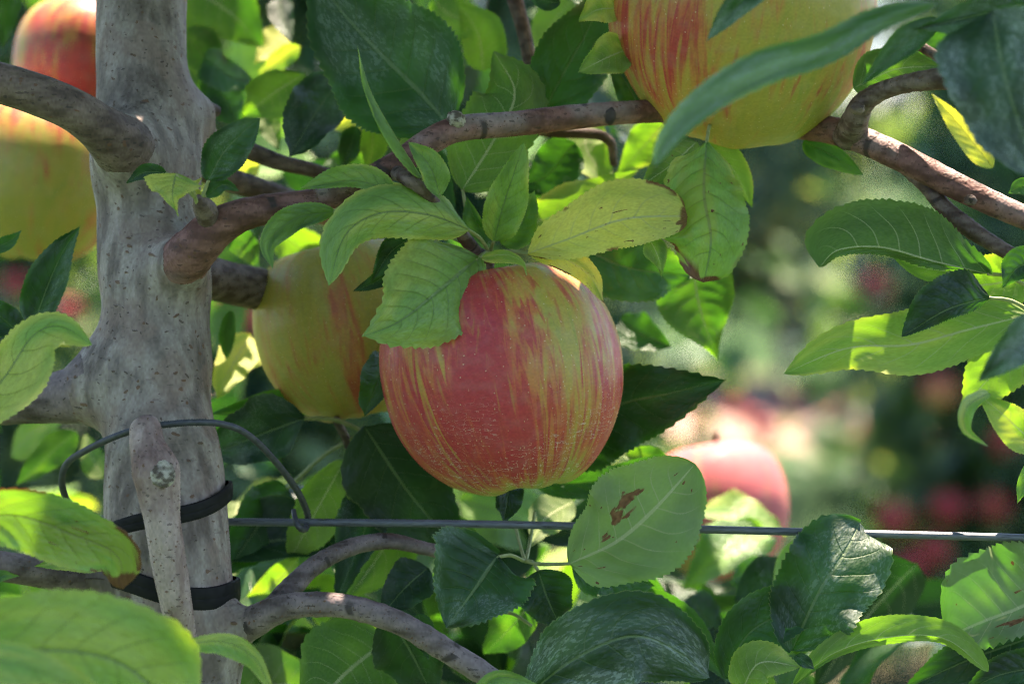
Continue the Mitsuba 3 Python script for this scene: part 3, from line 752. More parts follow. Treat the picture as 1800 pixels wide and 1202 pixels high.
# ------------------------------------------------------------------ trellis wire, clip and straps
V, F, uv = tube_arrays(limb_rows([(-400, 905, 6.4, 6.2), (160, 912, 4.6, 7), (400, 917, 3.4, 7), (700, 919, 2.4, 7), (950, 923, 1.9, 7), (1230, 930, 1.5, 7), (1500, 937, 1.2, 7), (1800, 945, 0.9, 7), (2300, 958, 0.4, 7)]), 80, 16, 0)
add('trellis_wire', (V, F), 'wire_material', label='thin grey metal trellis wire running across the picture below the apple', category='wire', uv=uv)
V, F, uv = tube_arrays(limb_rows([(516, 897, 2.3, 4.5), (519, 912, 1.9, 5), (525, 926, 1.7, 5.5), (535, 930, 2.2, 6), (541, 918, 3.4, 6), (539, 898, 3.3, 6), (522, 862, 2.2, 6), (490, 818, 0.9, 6), (455, 780, -0.1, 6), (425, 757, -0.7, 6), (390, 745, -1.1, 6), (350, 742, -1.4, 6), (300, 745, -1.5, 6), (250, 752, -1.5, 6), (200, 768, -1.2, 6), (150, 792, -0.4, 6), (120, 812, 0.4, 6), (109, 838, 1.0, 6), (113, 868, 1.8, 6), (128, 895, 2.8, 6), (150, 912, 3.6, 6), (170, 922, 4.2, 6), (182, 912, 4.7, 5)]), 170, 16, 0)
add('wire_clip', (V, F), 'clip_material', label='bent grey wire clip looped over the trellis wire and round the trunk', category='wire clip', uv=uv)


def strap(key, center, tilt, height, R0, label, seed):
    """A rubber band round the trunk: a loop of rounded rectangular section. tilt: centimetres its right side stands above its left."""
    th = np.linspace(0, 2 * np.pi, 121)
    c = at(*center)
    R = size_at(R0, center[2])
    loop = c + np.cos(th)[:, None] * RIGHT * R + np.sin(th)[:, None] * np.array([0, 1.0, 0]) * R + (tilt / 100 * np.cos(th) / 2 + 0.0010 * np.sin(3 * th + seed))[:, None] * np.array([0, 0, 1.0])
    out = np.cos(th)[:, None] * RIGHT + np.sin(th)[:, None] * np.array([0, 1.0, 0])
    h = size_at(height, center[2]) / 2
    sec = [(0, -h), (0.0011, -h * 0.94), (0.0014, -h * 0.6), (0.0014, -h * 0.08), (0.00125, 0), (0.0014, h * 0.08), (0.0014, h * 0.6), (0.0011, h * 0.94), (0, h)]
    V = np.stack([loop + out * a + np.array([0, 0, 1.0]) * b for a, b in sec], 1)
    F = grid_faces(121, len(sec))
    V = V.reshape(-1, 3)
    m = F[5]
    if np.cross(V[m[1]] - V[m[0]], V[m[2]] - V[m[0]]) @ (V[m[0]] - c) < 0:
        F = F[:, ::-1]
    add(key, (V, F), 'rubber_material', label=label, category='strap', smooth=40)


strap('rubber_strap', (292, 897, 1.1), 1.25, 30, 110.5, 'upper narrow black rubber strap tied round the grey trunk', 1)
strap('rubber_strap_001', (306, 1022, 0.85), -0.75, 40, 109.5, 'lower wider black rubber strap tied round the grey trunk', 2)

# ------------------------------------------------------------------ apples
PROFILE = np.array([(0.0, 0.50), (0.05, 0.53), (0.12, 0.62), (0.22, 0.76), (0.36, 0.86), (0.52, 0.885), (0.70, 0.81), (0.86, 0.64), (0.96, 0.40), (1.0, 0.12), (0.975, -0.18), (0.91, -0.40), (0.79, -0.62), (0.62, -0.81), (0.45, -0.92), (0.31, -0.95), (0.19, -0.90), (0.09, -0.82), (0.0, -0.79)])


def add_apple(center, R, kind, label, axis=(0, 0, 1), turn=0.0, nu=150, nv=110, lobes=0.035, squash=1.0, stem_to=None, seed=1):
    key = numbered('apple')
    thing(key, label, 'apple')
    S = spline(np.c_[PROFILE, np.zeros(len(PROFILE))], nv)
    rr, zz = np.maximum(S[:, 0], 0), S[:, 1]
    v = np.linspace(0, 1, nv)
    a = np.linspace(0, 1, nu)
    ph = a * 2 * np.pi + math.radians(90)
    low = np.clip(0.1 - zz, 0, 1)[:, None]
    mod = 1 + lobes * low * np.cos(5 * ph + seed)[None] + 0.022 * np.cos(2 * ph + seed * 2)[None] + 0.020 * np.clip(zz, 0, 1)[:, None] * np.cos(5 * ph + seed + 1)[None]
    r = rr[:, None] * mod
    z = zz[:, None] * squash + 0.045 * np.cos(5 * ph + seed)[None] * np.clip(-zz - 0.6, 0, 1)[:, None] + 0.03 * np.cos(ph + seed)[None] * rr[:, None]
    V = np.stack([r * np.cos(ph)[None], r * np.sin(ph)[None], z], -1).reshape(-1, 3) * R
    F = grid_faces(nv, nu)
    Rm = trimesh.geometry.align_vectors([0, 0, 1], unit(np.asarray(axis, float)))[:3, :3]
    V = V @ Rm.T
    n = np.cross(V[F[:, 1]] - V[F[:, 0]], V[F[:, 2]] - V[F[:, 0]])
    if (n * V[F].mean(1)).sum() < 0:
        F = F[:, ::-1]
    uv = np.stack([2 * kind + 0.0005 + 0.999 * np.broadcast_to(a[None], r.shape), np.broadcast_to(v[:, None], r.shape)], -1).reshape(-1, 2)
    normals = meshkit.arrays((V, F), True)[2].reshape(nv, nu, 3)
    add(key + '__skin', (V + center, F), 'apple_material', uv=uv)
    top, ax = center + Rm @ np.array([0, 0, 0.50 * R]), Rm @ np.array([0, 0, 1.0])
    end = np.asarray(stem_to) if stem_to is not None else top + ax * R * 0.55 + np.array([0.003, 0, 0.002])
    V2, F2, u2 = tube_arrays([(*(top - ax * 0.003), 0.0015), (*(top + (end - top) * 0.5 + ax * 0.002), 0.0012), (*end, 0.0018)], 14, 12, 3, 0.05)
    add(key + '__stem', (V2, F2), 'bark_material', uv=u2)
    bot = center + Rm @ np.array([0, 0, -0.80 * R])
    sp = []
    for k in range(5):
        q = 2 * math.pi * k / 5
        o = Rm @ np.array([math.cos(q), math.sin(q), 0.0])
        sp.append(blob(bot + o * R * 0.06 - ax * R * 0.03, R * 0.025, R * 0.05, R * 0.09, k, 0.3, axis=-ax + o * 0.4, n=1))
    V3 = np.vstack([s[0] for s in sp])
    F3 = np.vstack([s[1] + i * len(sp[0][0]) for i, s in enumerate(sp)])
    add(key + '__calyx', (V3, F3), 'scar_material')
    return key


add_apple(at(886, 663, 3.9), size_at(214, 3.6), 0, 'large red apple with yellow streaks in the middle of the picture', axis=(-0.20, 0.10, 1), seed=2.2, squash=0.98, stem_to=at(862, 452, 3.3), nu=220, nv=160)
add_apple(at(606, 578, 10.0), size_at(160, 9.5), 1, 'yellow green apple behind and left of the large red apple', axis=(-0.18, 0.10, 1), seed=0.7, squash=1.02)
add_apple(at(1302, 28, 4.2), size_at(232, 4.0), 2, 'yellow apple with orange streaks at the top, partly behind a long leaf', axis=(0.10, -0.28, 1), seed=3.1, lobes=0.015, squash=0.98)
add_apple(at(152, 124, 26), size_at(132, 26), 3, 'blurred red apple behind the trunk at the top left', axis=(0.1, 0.1, 1), seed=1.4)
add_apple(at(72, 312, 24), size_at(152, 24), 4, 'blurred yellow apple below the upper left limb', axis=(0.05, 0.1, 1), seed=4.4)
add_apple(at(1264, 896, 36), size_at(124, 36), 5, 'blurred pink red apple with a yellow base at the lower right, behind the wire', axis=(-0.1, 0.3, 1), seed=5.0)

# ------------------------------------------------------------------ leaves of the near tree
leaf_n = [0]


def L(pts, w, g, wr=None, side='t', d=None, pet=None, label=None, seed=None, lo=False, **k):
    """A traced leaf: pts = (px, py, d) base to tip; w, wr = half widths in traced units; g = tone 0-9, +10 dusty, +20 with brown spots."""
    if d is not None:
        pts = [(p[0], p[1], d) if len(p) == 2 else p for p in pts]
    n = leaf_n[0]
    leaf_n[0] += 1
    key = NEAR + '__leaf' + (f'_{n:03d}' if n else '')
    dm = np.mean([p[2] for p in pts])
    C3 = np.array([at(*p) for p in pts])
    V, F, uv = leaf_arrays(C3, size_at(w, dm), size_at(wr if wr is not None else w, dm), upper=(side == 't'), seed=seed if seed is not None else n, ty=g,
                           nt=44 if lo else 112, ns=9 if lo else 17, **{'ripple': 0.105, 'curl': 10, **k})
    add(key, (V, F), 'leaf_material', label=label, uv=uv)
    if pet is not None:
        b = C3[0]
        P = [at(*q) for q in (pet if isinstance(pet, list) else [pet])]
        mid = [] if len(P) > 1 else [(b + P[0]) / 2 + np.array([0, 0, 0.0012])]
        rows = [(*p, 0.0007) for p in P + mid] + [(*(b + (C3[1] - b) * 0.02), 0.0006)]
        Vp, Fp, up_ = tube_arrays(rows, 16, 10, 0, 0)
        add(key + '__petiole', (Vp, Fp), 'stalk_material', uv=up_)
    return key


SPUR = (862, 448, 3.0)
# --- cluster above the main apple
L([(838, 456, 1.8), (775, 508, -0.4), (700, 566, -1.6), (636, 592, -1.9)], 98, 6, wr=106, pet=SPUR, tm=0.40, tip=0.85, fl=-6, fr=6, curl=-14, label='light green leaf lying over the left shoulder of the main apple', seed=101)
L([(824, 404, 1.0), (755, 378, -0.4), (672, 374, -1.2), (608, 412, -1.7), (578, 502, -1.8)], 50, 7, wr=60, pet=[SPUR, (845, 420, 2)], fl=-4, fr=-12, curl=-16, tm=0.5, label='yellowish leaf arched down in front of the yellow green apple', seed=102)
L([(694, 338, -0.4), (620, 318, -0.9), (526, 332, -1.0)], 12, 6, wr=32, pet=(740, 345, 0), fl=-20, fr=-4, tm=0.45, seed=103)
L([(588, 372, -0.5), (520, 384, -1.0), (474, 425, -1.3), (479, 472, -1.4)], 22, 5, wr=26, pet=(640, 350, 0), fl=-25, fr=5, tm=0.5, seed=104)
L([(742, 312, -0.4), (695, 238, -1.2), (652, 160, -1.5), (628, 80, -1.4)], 30, 6, wr=34, pet=(738, 330, -0.2), fl=38, fr=116, roll=-6, twist=-14, tm=0.45, label='narrow upright leaf folded along its midrib', seed=105)
L([(774, 345, -0.6), (755, 292, -1.0), (718, 250, -1.2)], 22, 6, wr=27, pet=(745, 332, -0.2), fl=15, fr=-10, tm=0.5, seed=106)
L([(868, 425, 2.2), (885, 360, 1.4), (905, 300, 0.9), (921, 252, 0.7)], 34, 6, wr=42, pet=SPUR, fl=10, fr=6, tm=0.5, label='upright light green leaf standing over the main apple', seed=107)
L([(882, 430, 3.2), (915, 395, 3.0), (940, 335, 2.8)], 28, 5, wr=32, seed=108)
L([(872, 412, 3.6), (840, 395, 3.2), (820, 345, 3.0)], 26, 4, wr=16, fl=10, fr=30, seed=109)
L([(925, 447, 1.4), (1000, 420, 0.4), (1100, 385, -0.6), (1208, 380, -1.2)], 66, 29, wr=46, side='u', pet=SPUR, fl=-8, fr=-14, tm=0.60, tip=0.62, label='yellow green leaf seen from below with brown scorched edges', seed=117)
L([(1142, 420, -0.2), (1158, 455, -0.2), (1164, 492, 0.0)], 24, 5, side='u', fl=20, fr=20, tm=0.3, seed=111)
L([(1242, 250, 0.6), (1238, 340, -0.6), (1250, 420, -1.0), (1238, 496, -0.6)], 72, 26, wr=92, fl=-10, fr=-8, curl=-10, tm=0.63, tip=0.95, ripple=0.15, quilt=2.6, pet=(1250, 215, 3), label='puckered green leaf hanging below the upper apple with a brown tip', seed=112)
L([(1224, 250, 1.6), (1180, 290, 1.2), (1128, 326, 1.0)], 34, 24, wr=44, side='u', fl=-8, fr=0, seed=113)
L([(1240, 250, 5), (1290, 300, 5.5), (1322, 365, 6)], 32, 6, wr=22, side='u', seed=114)
L([(846, 452, 1.5), (890, 448, 0.2), (920, 462, -0.4), (926, 484, -0.5)], 9, 7, wr=16, side='u', fl=10, fr=-30, tm=0.5, pet=SPUR, seed=115)
L([(932, 446, 2.2), (985, 452, 0.9), (1035, 484, 1.4), (1063, 533, 2.2)], 26, 28, wr=22, side='u', fl=-25, fr=-25, tm=0.5, pet=SPUR, label='thin olive leaf draped over the right shoulder of the main apple', seed=116)
L([(748, 408, 3.4), (690, 440, 3.0), (652, 497, 3.0)], 30, 2, wr=24, pet=(810, 425, 3), seed=118)
L([(692, 476, 3.6), (655, 498, 3.4), (620, 512, 3.4)], 14, 1, wr=16, seed=119)
# --- behind the main apple
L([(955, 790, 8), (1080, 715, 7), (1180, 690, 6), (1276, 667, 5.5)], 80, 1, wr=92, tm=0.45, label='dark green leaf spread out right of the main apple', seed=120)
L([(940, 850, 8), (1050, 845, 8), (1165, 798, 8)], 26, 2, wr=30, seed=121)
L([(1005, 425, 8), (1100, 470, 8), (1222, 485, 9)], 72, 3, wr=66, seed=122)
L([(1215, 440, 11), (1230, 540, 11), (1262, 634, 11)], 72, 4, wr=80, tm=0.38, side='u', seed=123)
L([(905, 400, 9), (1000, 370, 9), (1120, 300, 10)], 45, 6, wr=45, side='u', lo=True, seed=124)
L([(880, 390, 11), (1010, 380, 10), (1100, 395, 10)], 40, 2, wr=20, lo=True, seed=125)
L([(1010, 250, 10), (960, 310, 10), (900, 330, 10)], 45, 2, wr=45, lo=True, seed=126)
# --- top
L([(790, 222, 4.2), (735, 160, 4.6), (667, 93, 5.0), (600, 20, 5.2), (548, -55, 5.2)], 124, 12, wr=122, tm=0.45, fl=6, fr=6, label='largest dark green leaf, at the top behind the branch', seed=127, teeth=34)
L([(812, 335, 4.2), (868, 247, 4.4), (905, 165, 4.8), (868, 90, 4.6)], 78, 4, wr=66, side='u', tm=0.5, pet=(830, 440, 4), fl=-6, fr=-10, label='grey green leaf seen from below behind the branch', seed=128)
L([(938, 232, 5.5), (985, 140, 6), (1035, 50, 6.5), (1075, -40, 7)], 66, 2, wr=70, tm=0.45, label='dark green leaf at the top between the twig and the upper apple', seed=129)
L([(985, 6, 5), (955, 2, 5), (925, -12, 5)], 16, 1, lo=True, seed=130)
L([(1090, 15, 3.0), (1050, 18, 2.6), (1017, 38, 2.5)], 26, 7, wr=34, side='u', seed=131)
L([(1100, 88, 3.0), (1060, 105, 2.2), (1016, 128, 2.0)], 36, 6, wr=40, side='u', seed=132)
L([(1122, 185, 4.5), (1100, 145, 4.2), (1072, 108, 4.2)], 28, 3, seed=133)
L([(850, 125, 12), (840, 60, 12), (805, 5, 12)], 35, 5, wr=52, side='u', lo=True, seed=134)
# --- beside the trunk
L([(366, 318, -1.6), (392, 270, -2.0), (425, 235, -2.2), (457, 208, -2.2)], 36, 12, wr=40, pet=[(350, 360, -1.3), (358, 340, -1.5)], fl=6, fr=2, tm=0.5, label='dark grey green leaf standing beside the trunk', seed=135)
L([(309, 306, -2.6), (303, 345, -3.2), (314, 381, -3.0)], 50, 8, wr=54, tm=0.24, fl=-12, fr=-16, pet=[(348, 362, -1.3), (335, 330, -2.4)], label='small yellow green heart shaped leaf in front of the trunk', seed=136)
L([(292, 304, -1.6), (255, 303, -1.7), (221, 323, -1.6)], 13, 2, wr=15, pet=(346, 352, -1.4), seed=137)
L([(362, 345, -1.4), (392, 325, -1.6), (421, 336, -1.4)], 14, 3, wr=14, pet=(350, 360, -1.3), seed=138)
L([(358, 352, -1.0), (340, 330, -1.1), (355, 312, -1.0)], 8, 9, seed=139, lo=True)
L([(58, 574, 2.4), (85, 500, 2.2), (112, 440, 2.2), (141, 398, 2.2)], 44, 12, wr=34, fl=4, fr=12, pet=(48, 600, 2.6), label='dark green leaf standing left of the trunk above the lower limb', seed=140)
L([(40, 590, 3), (5, 560, 3), (-40, 520, 3)], 30, 1, lo=True, seed=141)
L([(-20, 440, 3), (15, 425, 3), (38, 405, 3)], 14, 3, lo=True, seed=142)
L([(-90, 760, -6), (0, 672, -5), (58, 590, -4.4), (108, 574, -4.2), (161, 606, -4.0)], 38, 7, wr=66, fl=-20, fr=10, tm=0.40, tip=0.6, label='pale green leaf at the left edge with a yellow tip curling over', seed=143)
L([(62, 612, 4), (90, 602, 4), (127, 610, 4)], 9, 9, lo=True, seed=144)
# --- lower left, out of focus
L([(-110, 925, -9), (20, 905, -8.5), (130, 940, -7.5), (205, 975, -7.0), (216, 1036, -6.6)], 56, 26, wr=62, fl=4, fr=-12, tm=0.45, tip=0.6, label='light green leaf with a brown tip at the lower left', seed=145)
L([(-120, 1150, -13), (40, 1140, -13.5), (200, 1160, -13), (330, 1260, -12)], 112, 7, wr=125, fl=-5, fr=-18, tm=0.55, tip=0.55, label='big pale green leaf out of focus in the bottom left corner', seed=146, lo=True)
L([(-90, 1150, -16), (60, 1175, -16.5), (235, 1260, -16)], 36, 8, wr=45, fl=-20, seed=147, lo=True)
L([(330, 1130, -6), (395, 1128, -7), (445, 1155, -7.5), (482, 1220, -7.5)], 16, 7, wr=24, fl=-10, fr=-20, tm=0.5, seed=148)
L([(210, 985, -2), (130, 985, -2), (60, 995, -2)], 22, 6, wr=20, side='u', lo=True, seed=149)
L([(-30, 1030, -3), (0, 1012, -3), (34, 1012, -3)], 12, 4, lo=True, seed=150)
# --- bottom middle
L([(874, 978, 1.0), (835, 1035, -0.6), (784, 1103, -1.0)], 84, 12, wr=112, tm=0.46, fl=4, fr=2, pet=(920, 985, 2), label='dark dusty leaf seen flat below the wire', seed=151)
L([(946, 1002, 2.6), (962, 1050, 2.6), (985, 1102, 3)], 52, 1, wr=52, pet=(925, 985, 3), seed=152)
L([(1005, 992, 4), (1080, 1010, 4.5), (1152, 1030, 5)], 30, 3, wr=50, seed=153)
L([(1000, 991, 0.6), (1083, 952, -0.2), (1150, 895, -0.6), (1222, 815, -0.6)], 98, 35, wr=94, side='u', tm=0.5, tip=0.7, fl=-4, fr=-6, pet=[(918, 984, 2.2), (950, 991, 1.6)], label='broad pale green leaf seen from below with brown patches, hanging over the wire', seed=167, teeth=32)
L([(925, 1222, -1.0), (1010, 1158, -2.2), (1110, 1118, -2.6), (1190, 1145, -2.2), (1247, 1190, -1.6)], 78, 41, wr=80, tm=0.48, tip=0.7, fl=-6, fr=-14, label='dusty grey green leaf at the bottom centre', seed=155, teeth=30)
L([(1105, 1040, 6), (1190, 1090, 6), (1285, 1200, 6.5)], 34, 13, wr=40, lo=True, seed=156)
L([(830, 1222, -2.4), (880, 1190, -2.6), (950, 1205, -2.4)], 14, 6, wr=22, seed=157)
# --- bottom right
L([(1392, 1142, 0.6), (1440, 1040, 0.0), (1485, 970, 0.4), (1512, 918, 1.2)], 88, 12, wr=92, tm=0.52, tip=0.62, fl=-5, fr=-8, ripple=0.15, label='dark glossy leaf standing up behind the wire at the lower right', seed=158)
L([(1275, 1192, 1.2), (1320, 1110, 0.8), (1432, 1052, 0.6)], 58, 2, wr=50, tm=0.5, tip=0.55, seed=159)
L([(1300, 1222, -0.6), (1335, 1165, -1.2), (1410, 1172, -1.2)], 46, 6, wr=36, side='u', tm=0.42, fl=-20, fr=-5, label='small pale mottled leaf seen from below at the bottom right', seed=160)
L([(1398, 1152, -0.6), (1415, 1162, -0.8), (1432, 1176, -0.8)], 12, 12, lo=True, seed=161)
L([(1394, 1204, 0.4), (1465, 1148, -0.2), (1560, 1120, -0.6), (1660, 1122, -0.8), (1736, 1180, -0.6)], 36, 5, wr=14, side='u', tm=0.55, tip=0.75, fl=-8, fr=-50, label='long narrow olive leaf seen from below at the bottom right', seed=162, pet=(1370, 1225, 0.6))
L([(1835, 1112, 2.4), (1700, 1160, 2.2), (1580, 1216, 2.2)], 55, 1, wr=52, seed=163)
L([(1850, 1170, 1.6), (1760, 1185, 1.4), (1690, 1220, 1.4)], 36, 2, wr=40, seed=164)
L([(1900, 1010, 1.6), (1800, 1065, 1.2), (1735, 1090, 1.0), (1668, 1118, 1.0)], 50, 33, wr=128, side='u', tm=0.5, tip=0.55, label='green leaf with a brown hole seen from below at the right edge below the wire', seed=165)
L([(1830, 800, -0.5), (1805, 840, -0.5), (1788, 885, -0.5)], 16, 5, lo=True, seed=166)
# --- right cluster
L([(1738, 482, 0.2), (1640, 460, -0.4), (1550, 436, -0.6), (1475, 440, -0.4), (1440, 470, -0.2)], 16, 3, wr=86, side='u', tm=0.5, tip=0.5, fl=-50, fr=-12, pet=(1800, 500, 0.6), label='broad olive leaf seen from below at the right, under the limb', seed=168)
L([(1740, 523, -0.8), (1665, 545, -1.4), (1585, 592, -1.2)], 18, 1, wr=60, tm=0.5, fl=-35, fr=-4, pet=(1810, 545, -0.5), label='dark green leaf in the middle of the right hand cluster', seed=169)
L([(1810, 553, 0.6), (1700, 580, 0.2), (1600, 606, 0.0), (1490, 612, 0.0), (1378, 656, 0.4)], 54, 6, wr=62, side='u', tm=0.42, tip=0.7, ripple=0.18, fl=-4, fr=-14, label='long olive leaf with a bright yellow blotched tip, seen from below', seed=170)
L([(1830, 560, 1.8), (1760, 640, 1.8), (1690, 720, 2.0)], 64, 6, wr=70, side='u', seed=171)
L([(1820, 480, 2.2), (1740, 500, 2.2), (1650, 500, 2.2)], 50, 6, wr=60, side='u', seed=172)
L([(1690, 480, 1.4), (1620, 470, 1.4), (1565, 448, 1.6)], 22, 5, wr=20, side='u', seed=173)
L([(1830, 790, 2.0), (1770, 735, 1.6), (1718, 690, 1.4)], 36, 7, wr=34, side='u', seed=174)
L([(1738, 690, -5), (1700, 715, -6), (1698, 755, -6), (1736, 784, -6)], 20, 17, wr=14, fl=25, fr=20, seed=175, lo=True, label='small pale curled leaf hanging in the right hand cluster')
L([(1860, 560, -10), (1790, 610, -10.5), (1718, 672, -10.5)], 40, 42, wr=42, seed=176, lo=True)
L([(1745, 20, -11), (1770, 150, -12), (1830, 330, -12)], 100, 41, wr=112, tm=0.45, seed=177, lo=True, label='big dark blue green leaf out of focus in the top right corner')
L([(1642, 6, -11), (1540, 42, -12), (1450, 92, -13), (1345, 126, -14), (1250, 178, -14.5), (1188, 232, -14.5), (1150, 292, -14.2)], 26, 44, wr=42, fl=16, fr=-36, ripple=0.14, tm=0.5, tip=0.7, label='long grey green leaf out of focus in front of the upper apple', seed=178)
L([(1370, -50, -8), (1300, 5, -8.5), (1241, 74, -8.5)], 26, 42, wr=28, seed=179, lo=True)
L([(1860, -10, -6), (1740, 22, -6.5), (1608, 52, -6.5)], 48, 12, wr=36, seed=180, lo=True)
L([(1650, 35, -6), (1580, 85, -6.5), (1512, 152, -6.5)], 24, 13, wr=26, seed=181, lo=True)
L([(1500, 155, 1.8), (1575, 122, 1.4), (1658, 118, 1.2)], 44, 4, wr=42, side='u', seed=182, label='green leaf lit from behind beside the upper apple')
L([(1745, 295, 6), (1690, 225, 6), (1638, 165, 6)], 24, 9, wr=22, seed=183, label='bright yellow leaf half hidden by the dark corner leaf')
L([(1412, 248, 4.6), (1470, 278, 4.2), (1518, 309, 4)], 22, 4, wr=26, seed=184)
L([(1825, 330, 1.5), (1795, 328, 1.5), (1772, 340, 1.5)], 18, 2, seed=185, lo=True)
L([(1830, 462, -0.6), (1790, 470, -0.9), (1762, 506, -0.9)], 26, 2, wr=34, pet=(1850, 470, 0), seed=186)
L([(1700, 40, 3), (1650, 80, 3), (1600, 112, 3)], 22, 2, lo=True, seed=187)
# --- behind, left half
for k, (pts, d, w, wr, g, side) in enumerate([
        ([(300, -40), (400, 20), (462, 85)], 18, 72, 72, 5, 'u'), ([(315, 50), (350, 90), (388, 148)], 17, 42, 40, 5, 't'), ([(358, 98), (405, 135), (457, 150)], 14, 32, 36, 3, 't'),
        ([(368, 135), (395, 175), (420, 222)], 15, 42, 40, 2, 't'), ([(600, 135), (555, 200), (508, 276)], 8, 54, 58, 11, 't'), ([(535, 130), (480, 165), (428, 205)], 12, 46, 45, 6, 'u'),
        ([(505, 48), (478, 80), (448, 110)], 20, 26, 26, 9, 'u'), ([(492, -5), (500, 40), (516, 80)], 16, 22, 24, 11, 't'), ([(528, 82), (490, 108), (452, 132)], 18, 20, 20, 17, 't'),
        ([(655, 208), (620, 213), (588, 228)], 15, 20, 20, 8, 'u'), ([(628, 222), (615, 260), (600, 302)], 12, 22, 24, 1, 't'), ([(652, 208), (655, 255), (645, 303)], 11, 26, 22, 6, 'u'),
        ([(772, 218), (735, 240), (690, 264)], 9, 24, 30, 6, 'u'), ([(462, 198), (478, 230), (492, 268)], 14, 22, 22, 5, 'u'), ([(452, 278), (425, 300), (398, 335)], 15, 24, 26, 8, 'u'),
        ([(536, 735), (455, 765), (368, 800)], 7, 60, 68, 11, 't'), ([(600, 712), (490, 708), (372, 728)], 9, 24, 26, 4, 't'), ([(604, 812), (560, 890), (508, 986)], 8, 52, 40, 6, 'u'),
        ([(505, 858), (450, 930), (392, 1015)], 10, 62, 56, 2, 't'), ([(668, 822), (645, 920), (588, 1065)], 7, 40, 52, 11, 't'), ([(700, 850), (680, 950), (610, 1055)], 10, 62, 70, 6, 'u'),
        ([(640, 748), (715, 860), (805, 968)], 6.5, 82, 92, 0, 't'), ([(680, 622), (665, 670), (640, 730)], 4.5, 30, 36, 4, 't'), ([(895, 838), (892, 880), (884, 918)], 5, 28, 28, 1, 't'),
        ([(682, 1122), (600, 1190), (540, 1265)], 5, 92, 96, 5, 'u'), ([(682, 1082), (725, 1150), (765, 1235)], 4, 58, 62, 1, 't'), ([(752, 998), (710, 1035), (668, 1085)], 3, 42, 42, 0, 't'),
        ([(736, 1078), (742, 1115), (753, 1158)], 2, 24, 20, 2, 't'), ([(525, 982), (480, 1030), (418, 1085)], 12, 26, 26, 7, 'u'), ([(500, 1095), (490, 1130), (478, 1165)], 24, 26, 26, 8, 'u'),
        ([(1285, 1022), (1325, 1000), (1365, 980)], 18, 26, 26, 13, 't'),
        ([(1270, 1075), (1310, 1055), (1352, 1035)], 20, 24, 24, 14, 't'), ([(1212, 1045), (1240, 1085), (1278, 1125)], 15, 34, 34, 2, 't'), ([(1172, 830), (1130, 805), (1092, 800)], 9, 24, 28, 5, 'u'),
        ([(135, 758), (85, 800), (28, 852)], 15, 28, 32, 5, 'u'), ([(940, 1050), (900, 1100), (850, 1150)], 8, 40, 44, 4, 'u'), ([(912, 1080), (895, 1110), (872, 1135)], 12, 26, 26, 8, 'u'),
        ([(1045, 200), (1030, 260), (1080, 330)], 12, 36, 40, 7, 'u'), ([(1170, 215), (1130, 260), (1085, 310)], 13, 36, 36, 7, 'u'), ([(440, 590), (410, 640), (380, 700)], 12, 36, 36, 8, 'u'),
        ([(470, 600), (440, 625), (405, 640)], 14, 26, 24, 8, 'u'), ([(405, 545), (400, 590), (398, 632)], 10, 14, 16, 4, 't'), ([(395, 410), (430, 430), (455, 470)], 13, 24, 24, 4, 't'),
        ([(620, 260), (600, 330), (570, 400)], 16, 44, 44, 4, 't'), ([(720, 250), (760, 320), (800, 380)], 12, 44, 44, 2, 't'), ([(560, 470), (520, 430), (470, 400)], 18, 44, 44, 6, 'u'),
        ([(25, -30), (8, 30), (5, 85)], 14, 24, 30, 12, 't'), ([(420, 880), (405, 950), (400, 1040)], 14, 36, 40, 5, 'u'), ([(820, 980), (790, 930), (760, 900)], 9, 40, 40, 2, 't'),
        ([(1010, 880), (960, 910), (930, 960)], 9, 32, 36, 5, 'u'), ([(1090, 560), (1130, 590), (1180, 610)], 14, 34, 34, 2, 't'), ([(20, 800), (60, 760), (110, 740)], 22, 28, 30, 7, 'u'),
        ([(580, 1090), (560, 1040), (500, 1010)], 16, 40, 42, 7, 'u'), ([(180, 840), (160, 800), (150, 760)], 18, 24, 24, 6, 'u'), ([(700, 120), (780, 90), (850, 100)], 16, 40, 40, 4, 'u'),
        ([(1005, 0), (960, 60), (940, 120)], 18, 34, 34, 6, 'u'), ([(760, 0), (800, 30), (850, 20)], 20, 40, 40, 5, 'u')]):
    g = g - 1 if 3 <= g <= 7 else g
    rr = np.random.default_rng(500 + k)
    tilt = rr.uniform(-2.0, 2.0)
    P3 = [(x, y, d + tilt * (i - 1)) for i, (x, y) in enumerate(pts)]
    L(P3, w, g, wr=wr, side=side, lo=True, seed=200 + k, roll=rr.uniform(-12, 12), fl=rr.uniform(-4, 14), fr=rr.uniform(-4, 14), tm=rr.uniform(0.4, 0.5))

L([(1230, 900, 24), (1300, 902, 23), (1382, 938, 23)], 44, 7, wr=44, roll=52, lo=True, seed=260, label='sunlit pale leaf crossing the lower edge of the blurred pink apple')
L([(1338, 930, 22), (1270, 975, 20), (1200, 1036, 20)], 66, 5, wr=60, roll=-34, lo=True, seed=261)

